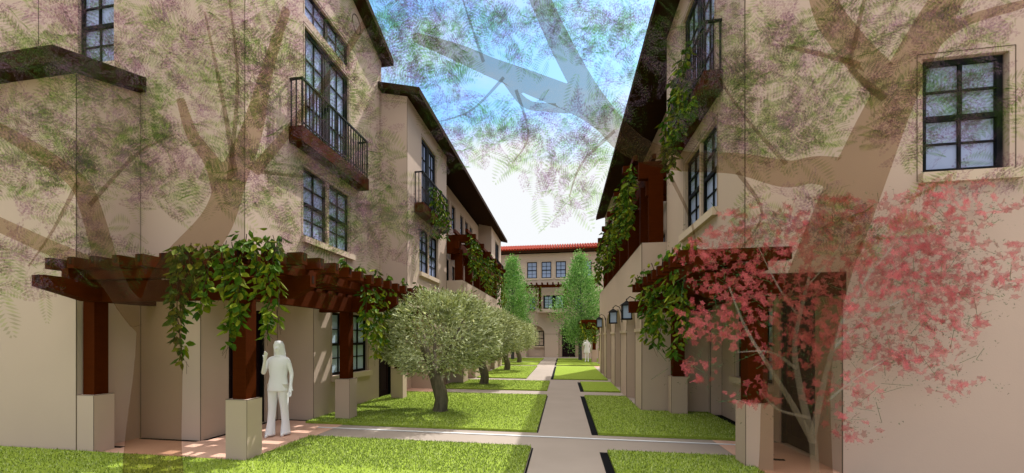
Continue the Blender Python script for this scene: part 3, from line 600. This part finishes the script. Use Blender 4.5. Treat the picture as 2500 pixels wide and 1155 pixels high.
# ------------------------------------------------------------------ solid trees
def olive(x, y, label, seed, R=1.40, zc=1.80, H=1.06, n=11000, k=1.0):
    r = random.Random(seed); t = empty('olive_tree', (x, y, 0), label, 'olive tree', 'rounded olive trees along the lawn')
    tr = MB(); b = .045
    tr.tube([(x+.02, y, -.02), (x+.03, y, .12), (x+.06, y, .3), (x+.02, y, .5), (x-.06, y+.02, .72), (x-.1, y+.02, .95)], [.20*k, .165*k, .155*k, .16*k, .15*k, .17*k], 12)
    for a in range(7):
        th = 2*pi*a/7+r.uniform(-.3, .3); q = R*r.uniform(.45, .7)
        tr.tube([(x-.08, y, .85), (x-.08+.35*q*cos(th), y+.35*q*sin(th), 1.25), (x+q*cos(th), y+q*sin(th), zc+r.uniform(-.1, .5))], [.08*k, .05, .015], 6)
    tr.build('trunk', M['bark'], t, True)
    lf = MB(); lobes = []
    for i in range(46):
        th = r.uniform(0, 2*pi); u = r.uniform(-.85, 1); s = sqrt(1-u*u)
        lobes.append((Vector((s*cos(th)*R*.80, s*sin(th)*R*.80, u*H*.78)), r.uniform(.25, .42)*R*.7))
    for i in range(n):
        c, lr = lobes[r.randrange(46)]; o = rv(r, 1).normalized()*lr*r.random()**.4
        p = c+o; q = Vector((p.x/R, p.y/R, p.z/H))
        if p.z < -.55*H and q.length > 1.02: continue
        d = Vector((p.x, p.y, p.z*.55+.25)).normalized()+rv(r, .45); L = r.uniform(.07, .15)*k; W = L*.17
        P = Vector((x, y, zc))+p; d.normalize(); s = d.cross(rv(r, 1)).normalized()*W*.85
        lf.add([P, P+d*L*.5+s, P+d*L, P+d*L*.5-s], [(0, 1, 2, 3)])
    for i in range(n//7):          # long shoots that stand out of the crown
        th = r.uniform(0, 2*pi); u = r.uniform(-.6, .95); q = sqrt(1-u*u); p = Vector((q*cos(th)*R, q*sin(th)*R, u*H))*r.uniform(.72, 1.0)
        d = (Vector((p.x, p.y, abs(p.z)*.4+.15)).normalized()+rv(r, .28)).normalized(); P = Vector((x, y, zc))+p; L = r.uniform(.14, .30); w_ = d.cross(rv(r, 1)).normalized()*.006
        lf.add([P-w_, P+w_, P+d*L], [(0, 1, 2)])
        for k in range(5):
            b = P+d*L*(.2+.16*k); e = (d+rv(r, .6)).normalized()*.055; ww = e.cross(rv(r, 1)).normalized()*.009; lf.add([b, b+e*.5+ww, b+e, b+e*.5-ww], [(0, 1, 2, 3)])
    lf.build('crown', M['olive'], t)
olive(-2.85, 9.8, 'large grey-green olive in front, on the lawn nearest the white path', 21, n=14500)
olive(-2.92, 15.9, 'second olive in the row, crown partly behind the largest one', 22, n=14000)
olive(-2.97, 23.0, 'third olive in the row, with a short dark trunk on the sunny lawn', 23, n=9000)
olive(-3.05, 30.3, 'smallest olive at the far end of the row, before the pale green tree', 24, n=7000)
def cone_tree(x, y, label, seed, R=2.5, z0=2.0, z1=8.05):
    r = random.Random(seed); t = empty('upright_tree', (x, y, 0), label, 'tree', 'upright green trees before the end house')
    tr = MB(); tr.tube([(x, y, 0), (x, y, 1.5), (x+.05, y, 3.5), (x, y, 6.5)], [.15, .13, .10, .03], 8)
    br = []
    for i in range(60):
        z = z0-.3+(z1-z0-.8)*(i/60)**1.1; f = (z-z0)/(z1-z0); th = i*2.4; rr = R*.62*(1-max(f, 0))**.6
        a = Vector((x, y, z-.4)); b = Vector((x+rr*cos(th), y+rr*sin(th), z+.35)); br.append((a, b)); tr.tube([a, b], [.035, .01], 4)
    tr.build('trunk', M['greybark'], t)
    lf = MB()
    def prof(f):   # radius along the crown, f from bottom to top
        return R*(min(1, .35+2.6*f) if f < .25 else (1-((f-.25)/.75)**1.35)*.97+.05)
    lobes = []
    for i in range(110):
        f = r.random()**1.25; th = r.uniform(0, 2*pi); q = prof(f)*r.uniform(.3, .84)
        lobes.append(Vector((x+q*cos(th), y+q*sin(th), z0+f*(z1-z0-.25))))
    for i in range(22000):
        c = lobes[r.randrange(110)]; f = (c.z-z0)/(z1-z0); s = .18+.22*(1-f)
        p = c+Vector((r.gauss(0, s), r.gauss(0, s), r.gauss(0, s*1.5)))
        d = Vector((p.x-x, p.y-y, .9))+rv(r, .5); d.normalize(); L = r.uniform(.07, .17); w = d.cross(rv(r, 1)).normalized()*L*.3
        lf.add([p, p+d*L*.5+w, p+d*L, p+d*L*.5-w], [(0, 1, 2, 3)])
    lf.build('crown', M['conifer'], t)
cone_tree(-4.0, 34.8, 'upright pale green tree before the end house, past the olive row', 31)
cone_tree(1.3, 34.6, 'upright pale green tree before the end house, beside the figure in a skirt', 32)

# ------------------------------------------------------------------ translucent flowering trees
def bez(pts, n=6):
    """smooth chain through points (x, y, z, r)"""
    P = [Vector(p) for p in [(*q,) for q in pts]]; out = []
    for i in range(len(P)-1):
        p0, p1, p2, p3 = P[max(i-1, 0)], P[i], P[i+1], P[min(i+2, len(P)-1)]
        for k in range(n):
            t = k/n; out.append(.5*((2*p1)+(p2-p0)*t+(2*p0-5*p1+4*p2-p3)*t*t+(3*p1-p0-3*p2+p3)*t**3))
    out.append(P[-1]); return out
def limb(mb, pts, n=10):
    q = bez([Vector(p) for p in pts]); mb.tube([p[:3] for p in q], [max(p[3], .004) for p in q], n)
def frond(mb, p, d, L, r, back):
    """pinnate leaf: a flat row of close-set leaflets on a drooping rib"""
    d = d.normalized(); nrm = (back+rv(r, .45)).normalized(); s = d.cross(nrm)
    if s.length < .05: s = Vector((1, 0, 0))
    s.normalize(); n = 12; droop = Vector((0, 0, -L*.3))
    for i in range(n):
        f = (i+.5)/n; c = p+d*L*f+droop*f*f; l = L*.36*sin(pi*(.14+.82*f))+.012; w = L/n*.47
        for g in (-1, 1):
            e = c+(s*g*.9+d*.42)*l; m_ = c.lerp(e, .5)
            mb.add([c+s*g*.003, m_-d*w, e, m_+d*w], [(0, 1, 2, 3)])
def panicle(mb, p, d, L, r, back):
    """blossom head: a woolly patch of small petals packed side by side"""
    d = d.normalized(); nrm = (back+rv(r, .4)).normalized(); s = d.cross(nrm)
    if s.length < .05: s = Vector((1, 0, 0))
    s.normalize(); n = d.cross(s); g = L/11
    for i in range(12):
        f = i/11; hw = L*.30*sqrt(max(sin(pi*min(1, .08+.9*f)), 0))*(1.1-.5*f)
        k = int(hw/g)
        for j in range(-k, k+1):
            if r.random() < .06: continue
            c = p+d*(L*f)+s*(j*g+(g*.5 if i % 2 else 0))+n*(-(j*g)**2/(L*.5)+r.gauss(0, .006)); q = g*r.uniform(.48, .66); a = r.uniform(0, 1.5)
            u = (d*cos(a)+s*sin(a))*q; v = (s*cos(a)-d*sin(a))*q
            mb.add([c-u, c-v, c+u, c+v], [(0, 1, 2, 3)])
def V4(p, r): return (p[0], p[1], p[2], r)
def ray_pt(px, py, depth):     # a measured point of the place: bearing and height read off at a known distance
    a = (px-1175)/1060*depth; th = radians(10.685)
    return (a*cos(th)-depth*sin(th), a*sin(th)+depth*cos(th), 1.75+(825-py)/1060*depth)
def flowering_tree(label, base, limbs, clumps, seed, nf, nb, boughs):
    r = random.Random(seed); t = empty('flowering_tree', base, label, 'flowering tree', 'translucent flowering trees')
    tr = MB()
    for l in limbs: limb(tr, l, 12)
    to = tr.build('trunk', M['gbark'], t, True)      # the limbs are merged into one skin
    rm = to.modifiers.new('merge', 'REMESH'); rm.mode = 'VOXEL'; rm.voxel_size = .022; rm.use_smooth_shade = True
    dg = bpy.context.evaluated_depsgraph_get(); nm = bpy.data.meshes.new_from_object(to.evaluated_get(dg)); to.modifiers.clear(); to.data = nm
    if not nm.materials: nm.materials.append(M['gbark'])
    for l in boughs: tw = MB(); limb(tw, l, 5); tw.build('bough', M['gtwig'], t)
    tot = sum(c[3]*c[4] for c in clumps); lf = MB(); fl = MB()
    for (px, py, dep, rx, ry) in clumps:
        share = rx*ry/tot; c = Vector(ray_pt(px, py, dep)); m = dep/1060
        right = Vector((cos(radians(10.685)), sin(radians(10.685)), 0)); back = Vector((-right.y, right.x, 0))
        def spot():
            while True:
                a, b, e = r.uniform(-1, 1), r.uniform(-1, 1), r.uniform(-1, 1)
                if a*a+b*b+e*e < 1: return c+right*a*rx*m+Vector((0, 0, b*ry*m))+back*e*.45
        for _ in range(int(nf*share)+1):
            p = spot(); d = Vector((r.gauss(0, 1), r.gauss(0, 1), r.gauss(-.1, .6))); frond(lf, p, d, r.uniform(.22, .42), r, back)
        for _ in range(int(nb*share)+1):
            p = spot(); panicle(fl, p, Vector((r.gauss(0, .5), r.gauss(0, .5), r.uniform(-.6, 1))), r.uniform(.17, .32), r, back)
    lf.build('crown', M['gleaf'], t); fl.build('blossoms', M['gflower'], t)
q = lambda px, py, d, r: V4(ray_pt(px, py, d), r)
flowering_tree('translucent lilac-flowering tree with a leaning trunk in front of the corner pergola', (-4.25, 3.88, 0),
    [[(-4.22, 3.86, -.05, .28), q(375, 1100, 4.6, .25), q(388, 900, 4.6, .21), q(395, 760, 4.6, .19), q(440, 660, 4.6, .20), q(530, 540, 4.6, .15), q(570, 430, 4.6, .13), q(615, 320, 4.5, .10), q(650, 180, 4.4, .06), q(700, 20, 4.3, .04)],
     [q(385, 800, 4.6, .18), q(330, 760, 4.5, .12), q(240, 660, 4.4, .08), q(100, 595, 4.2, .075), q(-20, 540, 4.1, .07)],
     [q(345, 790, 4.6, .10), q(275, 680, 4.5, .10), q(225, 520, 4.4, .09), q(190, 445, 4.4, .085), q(90, 370, 4.3, .075), q(-10, 310, 4.2, .06)],
     [q(545, 480, 4.6, .10), q(520, 400, 4.5, .08), q(470, 330, 4.5, .06), q(440, 240, 4.4, .04)],
     [q(620, 420, 4.5, .06), q(720, 300, 4.4, .04), q(830, 150, 4.3, .035), q(900, 40, 4.3, .03)]],
    [(90, 150, 4.3, 170, 170), (320, 130, 4.4, 190, 160), (560, 130, 4.4, 170, 170), (760, 150, 4.4, 170, 170), (930, 120, 4.6, 110, 120), (90, 400, 4.3, 150, 140), (280, 380, 4.4, 170, 140), (480, 400, 4.5, 150, 130), (700, 400, 4.4, 140, 150), (870, 420, 4.5, 110, 160), (60, 640, 4.3, 110, 90), (250, 590, 4.4, 90, 60), (900, 560, 4.7, 120, 90), (740, 590, 4.6, 90, 60), (1010, 560, 4.9, 60, 70)],
    41, 720, 1080,
    [[q(575, 430, 4.5, .03), q(545, 250, 4.4, .02), q(500, 30, 4.4, .01)], [q(560, 440, 4.5, .025), q(580, 200, 4.4, .016), q(560, 0, 4.4, .01)], [q(220, 500, 4.4, .02), q(330, 380, 4.4, .014), q(420, 330, 4.4, .008)], [q(640, 420, 4.5, .02), q(760, 430, 4.5, .014), q(900, 400, 4.5, .008)], [q(190, 445, 4.4, .02), q(130, 560, 4.3, .012), q(70, 650, 4.3, .006)]])
flowering_tree('translucent lilac-flowering tree whose bare limbs cross the sky, trunk behind the red maple', (2.2, 4.69, 0),
    [[(2.2, 4.69, -.05, .34), q(1940, 1120, 4.2, .29), q(1945, 900, 4.2, .27), q(1990, 700, 4.2, .25), q(2050, 540, 4.2, .24), q(2100, 420, 4.2, .22), q(2160, 280, 4.2, .19), q(2230, 140, 4.2, .16), q(2310, 0, 4.2, .14), q(2400, -140, 4.2, .12)],
     [q(2090, 430, 4.2, .15), q(1990, 415, 4.2, .13), q(1920, 425, 4.2, .125), q(1800, 400, 4.3, .10), q(1640, 390, 4.5, .10), q(1530, 345, 4.7, .13), q(1440, 235, 4.8, .125), q(1370, 110, 4.9, .12), q(1310, -20, 5.0, .11)],
     [q(1530, 345, 4.7, .12), q(1440, 265, 4.8, .13), q(1300, 205, 4.9, .12), q(1200, 165, 5.0, .10), q(1120, 130, 5.0, .09), q(1010, 90, 5.1, .05)],
     [q(1420, 265, 4.8, .06), q(1330, 262, 4.8, .045), q(1280, 250, 4.9, .05), q(1230, 190, 4.9, .04)],
     [q(2190, 230, 4.2, .13), q(2110, 150, 4.2, .12), q(2060, 90, 4.1, .11), q(2020, 30, 4.0, .10), q(1990, -60, 4.0, .08)],
     [q(2220, 230, 4.2, .06), q(2100, 160, 4.1, .03), q(1930, 115, 4.1, .02)],
     [q(2240, 150, 4.2, .06), q(2340, 60, 4.1, .05), q(2500, 10, 4.0, .04)]],
    [(1000, 60, 5.0, 100, 90), (1130, 60, 5.0, 120, 90), (1290, 60, 5.0, 130, 90), (1450, 70, 5.0, 120, 100), (1560, 130, 4.9, 80, 120), (1050, 200, 5.0, 90, 80), (1180, 300, 5.0, 120, 70), (1320, 330, 5.0, 120, 60), (1450, 330, 4.9, 90, 90), (1330, 430, 5.0, 70, 50), (1400, 480, 5.0, 60, 60), (1130, 370, 5.0, 80, 40),
     (1750, 110, 4.3, 130, 130), (1900, 220, 4.2, 150, 150), (2050, 60, 4.2, 160, 90), (2300, 60, 4.1, 150, 80), (1740, 300, 4.4, 90, 90), (1920, 330, 4.2, 110, 70), (2200, 250, 4.1, 70, 110), (1900, 520, 4.3, 90, 60), (2330, 250, 4.0, 120, 130), (2440, 420, 4.0, 70, 40), (2080, 560, 4.1, 60, 60)],
    42, 720, 980,
    [[q(2160, 240, 4.1, .035), q(2080, 170, 4.1, .025), q(2090, 90, 4.1, .02), q(2110, 0, 4.1, .015)], [q(1920, 400, 4.2, .02), q(1830, 300, 4.2, .014), q(1760, 200, 4.2, .01)], [q(1800, 420, 4.3, .02), q(1860, 520, 4.3, .013), q(1800, 620, 4.3, .006)], [q(1230, 190, 4.9, .02), q(1150, 270, 5.0, .012), q(1060, 300, 5.0, .006)], [q(1260, 220, 4.9, .02), q(1290, 330, 5.0, .012), q(1250, 400, 5.0, .006)], [q(1180, 150, 5.0, .02), q(1150, 60, 5.0, .012), q(1130, 0, 5.0, .008)], [q(1500, 320, 4.8, .02), q(1420, 400, 4.9, .014), q(1390, 480, 5.0, .008)], [q(1620, 400, 4.5, .02), q(1680, 520, 4.4, .014), q(1700, 600, 4.4, .008)]])

# ------------------------------------------------------------------ red maple
def maple():
    r = random.Random(51); D = 4.98; bx, by = ray_pt(1990, 1190, D)[:2]
    t = empty('red_maple', (bx, by, 0), 'translucent red-leaved maple with pale stems before the dark panelled door', 'tree')
    tr = MB(); qq = lambda px, py, dd, rr: V4(ray_pt(px, py, D+dd), rr)
    for l in ([(bx, by, 0, .045), qq(1985, 1080, 0, .04), qq(1960, 980, 0, .035), qq(1940, 850, .05, .025), qq(1960, 740, .1, .018), qq(1990, 620, .1, .01)],
              [qq(1985, 1080, 0, .035), qq(1930, 980, 0, .028), qq(1880, 900, -.1, .02), qq(1820, 800, -.1, .014), qq(1780, 700, -.1, .008)],
              [qq(1985, 1060, 0, .035), qq(2010, 940, 0, .028), qq(2050, 800, .1, .02), qq(2110, 690, .1, .015), qq(2150, 590, .1, .008)],
              [qq(2035, 850, .05, .02), qq(2110, 780, .1, .013), qq(2230, 720, .1, .007)], [qq(2020, 980, .0, .015), qq(2080, 930, -.1, .01), qq(2160, 880, -.1, .005)],
              [qq(1945, 900, 0, .02), qq(1880, 860, .1, .013), qq(1800, 860, .1, .006)], [qq(1955, 780, .1, .014), qq(1900, 700, .2, .01), qq(1850, 600, .2, .005)],
              [qq(1970, 700, .1, .01), qq(2050, 600, .1, .007), qq(2080, 500, .1, .004)], [qq(2100, 700, .1, .01), qq(2180, 600, .1, .007), qq(2260, 500, .1, .004)], [qq(1975, 1020, 0, .02), qq(1900, 1000, -.1, .012), qq(1860, 960, -.1, .006)]):
        limb(tr, l, 6)
    tr.build('trunk', M['gpale'], t, True)
    lf = MB(); gn = MB()
    right = Vector((cos(radians(10.685)), sin(radians(10.685)), 0)); back = Vector((-right.y, right.x, 0))
    cl = [(1740, 640, 110, 90), (1850, 560, 120, 70), (1760, 780, 110, 80), (1900, 700, 150, 110), (2020, 560, 150, 90), (2160, 540, 160, 70), (2290, 560, 120, 90), (2200, 700, 190, 120), (2330, 680, 110, 60), (2290, 790, 110, 80), (2130, 850, 130, 70), (2240, 870, 80, 50), (2050, 960, 90, 60), (2080, 1040, 50, 40), (1830, 960, 60, 40), (1700, 900, 50, 40), (2000, 800, 110, 90), (2320, 940, 60, 40), (1930, 870, 70, 60), (2420, 640, 50, 60), (2350, 480, 60, 40), (2420, 520, 40, 40), (2440, 700, 40, 30), (2260, 470, 70, 40), (2180, 640, 120, 80)]
    def star(mb, p, R):
        n = (-back+rv(r, .55)).normalized(); a = n.cross(rv(r, 1)).normalized(); b = n.cross(a); vs = [p]; k = 0
        for i in range(10):
            th = 2*pi*i/10; rr = R*(1 if i % 2 == 0 else .55)*r.uniform(.75, 1.1); vs.append(p+(a*cos(th)+b*sin(th)*.75)*rr)
        mb.add(vs, [(0, i+1, (i+1) % 10+1) for i in range(10)])
    tot = sum(c[2]*c[3] for c in cl)
    for (px, py, rx, ry) in cl:
        c = Vector(ray_pt(px, py, D+r.uniform(-.05, .25))); m = D/1060
        for _ in range(int(2300*rx*ry/tot)):
            while True:
                a, b, e = r.uniform(-1, 1), r.uniform(-1, 1), r.uniform(-1, 1)
                if a*a+b*b+e*e < 1: break
            p = c+right*a*rx*m+Vector((0, 0, b*ry*m))+back*e*.32
            star(lf, p, r.uniform(.04, .082))
        for _ in range(int(2600*rx*ry/tot)):
            p = c+right*r.gauss(0, .55)*rx*m+Vector((0, 0, r.gauss(-.25, .6)*ry*m))+back*r.gauss(0, .15)
            if r.random() < .09: gn.tube([p, p+right*r.gauss(0, .16)+Vector((0, 0, r.gauss(0, .1)))], .0028, 3)
            for _k in range(3):
                s = r.uniform(.008, .017); a = rv(r, 1).normalized()*s; b = rv(r, 1).normalized()*s; z = p+rv(r, .03); gn.add([z-a, z+a, z+b], [(0, 1, 2)])
    lf.build('crown', M['gred'], t); gn.build('sprigs', M['ggreen'], t)
maple()

# ------------------------------------------------------------------ white figures
def loft(rings, n=20):
    """rings: (cx, cy, z, rx, ry)"""
    m = MB(); b = 0
    for cx, cy, z, rx, ry in rings:
        for k in range(n):
            t = 2*pi*k/n; m.v.append((cx+rx*cos(t), cy+ry*sin(t), z))
    for i in range(len(rings)-1):
        for k in range(n): m.f.append((i*n+k, i*n+(k+1) % n, (i+1)*n+(k+1) % n, (i+1)*n+k))
    m.f.append(tuple(range(n))); m.f.append(tuple((len(rings)-1)*n+k for k in range(n))); return m
def person(loc, rot, scale, nodes, edges, label, clothes):
    me = bpy.data.meshes.new('person'); names = list(nodes)
    me.from_pydata([nodes[k][:3] for k in names], [(names.index(a), names.index(b)) for a, b in edges], [])
    o = bpy.data.objects.new('person', me); col.objects.link(o)
    sk = o.modifiers.new('skin', 'SKIN')
    for i, k in enumerate(names):
        d = me.skin_vertices[0].data[i]; rr = nodes[k][3:]; d.radius = rr if len(rr) == 2 else (rr[0], rr[0]); d.use_root = (i == 0)
    ss = o.modifiers.new('sub', 'SUBSURF'); ss.levels = 2; ss.render_levels = 2
    me.materials.append(M['white'])
    dg = bpy.context.evaluated_depsgraph_get(); ev = o.evaluated_get(dg); nm = bpy.data.meshes.new_from_object(ev)
    o.modifiers.clear(); o.data = nm
    if not nm.materials: nm.materials.append(M['white'])
    nm.polygons.foreach_set('use_smooth', [True]*len(nm.polygons))
    o.location = loc; o.rotation_euler = (0, 0, rot); o.scale = (scale,)*3
    WL[o.name] = Vector((0, 0, 0))
    meta(o, label, 'person', 'white walking figures')
    for nme, m in clothes: c = m.build(nme, M['white2'] if nme in ('hair',) else M['white'], o, True)
    return o
def body(rh, lh, stance=.09, step=.06, re=None, le=None):
    nd = {'pelvis': (0, 0, .93, .14, .10), 'waist': (0, 0, 1.06, .115, .085), 'chest': (0, -.005, 1.24, .135, .10), 'collar': (0, .01, 1.38, .09, .07), 'neck': (0, .005, 1.44, .045), 'jaw': (0, -.012, 1.50, .058, .062), 'head': (0, -.005, 1.57, .074, .088), 'crown': (0, .005, 1.64, .05, .06), 'nose': (0, -.105, 1.545, .010)}
    ed = [('pelvis', 'waist'), ('waist', 'chest'), ('chest', 'collar'), ('collar', 'neck'), ('neck', 'jaw'), ('jaw', 'head'), ('head', 'crown'), ('head', 'nose')]
    for s, nm, h, e, st in ((-1, 'r', rh, re, -step), (1, 'l', lh, le, step)):
        nd[nm+'hip'] = (s*.085, 0, .88, .085); nd[nm+'knee'] = (s*stance, st*.4-.02, .48, .055); nd[nm+'ankle'] = (s*(stance+.01), st, .08, .036); nd[nm+'ball'] = (s*(stance+.02), st-.12, .035, .036, .026); nd[nm+'toe'] = (s*(stance+.022), st-.18, .028, .028, .018)
        nd[nm+'sh'] = (s*.16, .01, 1.36, .052); nd[nm+'el'] = (*e, .037); nd[nm+'wr'] = (*h, .024)
        ev = Vector(h)-Vector(e); ev.normalize(); side = ev.cross(Vector((0, 1, 0))).normalized() if abs(ev.y) < .9 else Vector((1, 0, 0))
        pm = Vector(h)+ev*.07; nd[nm+'palm'] = (*pm, .034, .018)
        ed += [('pelvis', nm+'hip'), (nm+'hip', nm+'knee'), (nm+'knee', nm+'ankle'), (nm+'ankle', nm+'ball'), (nm+'ball', nm+'toe'), ('collar', nm+'sh'), (nm+'sh', nm+'el'), (nm+'el', nm+'wr'), (nm+'wr', nm+'palm')]
        for f in range(4):
            b1 = pm+side*(.024-.016*f)+ev*.03; ln = (.06, .072, .066, .05)[f]; bend = Vector((0, -.35, -.1))
            b2 = b1+(ev+bend*.3).normalized()*ln*.5; b3 = b2+(ev+bend).normalized()*ln*.5
            nd[nm+'fa%d' % f] = (*b1, .0095); nd[nm+'fb%d' % f] = (*b2, .0088); nd[nm+'fc%d' % f] = (*b3, .0075)
            ed += [(nm+'palm', nm+'fa%d' % f), (nm+'fa%d' % f, nm+'fb%d' % f), (nm+'fb%d' % f, nm+'fc%d' % f)]
        t1 = Vector(h)+ev*.035+side*.035; t2 = t1+(ev*.7+side*.6)*.03
        nd[nm+'ta'] = (*t1, .011); nd[nm+'tb'] = (*t2, .009); ed += [(nm+'wr', nm+'ta'), (nm+'ta', nm+'tb')]
    return nd, ed
nd, ed = body((-.12, -.22, 1.38), (.25, -.06, .86), re=(-.25, -.06, 1.10), le=(.23, .03, 1.10))
tr = [loft([(s*.09, 0, .93, .10, .105), (s*.092, -.005, .75, .088, .095), (s*.10, st*.4, .48, .066, .072), (s*.105, st*.8, .25, .064, .07), (s*.108, st-.02, .06, .080, .098), (s*.108, st-.02, .025, .083, .10)]) for s, st in ((-1, -.06), (1, .06))]
tt = MB()
for m in tr: tt.add(m.v, m.f)
person((-5.0, 6.95, .005), radians(8), 1.0, nd, ed, 'white figure in long trousers with one hand raised to the face, under the corner pergola',
    [('hair', loft([(0, .01, 1.70, .02, .02), (0, .01, 1.685, .06, .07), (0, .015, 1.62, .09, .095), (0, .04, 1.53, .098, .085), (0, .06, 1.42, .105, .075), (.01, .075, 1.30, .10, .055), (.01, .08, 1.20, .06, .03)])),
     ('shirt', loft([(0, .005, 1.42, .07, .06), (0, .005, 1.39, .15, .085), (0, 0, 1.33, .185, .11), (0, 0, 1.22, .17, .13), (0, 0, 1.06, .15, .12), (0, 0, .92, .175, .14), (0, 0, .82, .19, .15), (0, 0, .80, .188, .148)])),
     ('trousers', tt)])
nd, ed = body((-.18, -.16, 1.42), (.20, -.08, .95), stance=.075, step=.03, re=(-.25, -.05, 1.14), le=(.24, .02, 1.12))
person((1.66, 31.8, .045), radians(-10), 1.0, nd, ed, 'distant white figure in a short skirt standing beside the upright green tree',
    [('hair', loft([(0, .01, 1.70, .02, .02), (0, .01, 1.68, .06, .07), (0, .015, 1.62, .09, .095), (0, .04, 1.52, .095, .08), (0, .06, 1.40, .10, .07), (0, .07, 1.28, .07, .04)])),
     ('dress', loft([(0, .005, 1.41, .07, .06), (0, .005, 1.38, .15, .085), (0, 0, 1.30, .17, .115), (0, 0, 1.08, .14, .11), (0, 0, .90, .18, .14), (0, 0, .66, .21, .17), (0, 0, .64, .205, .165)]))])
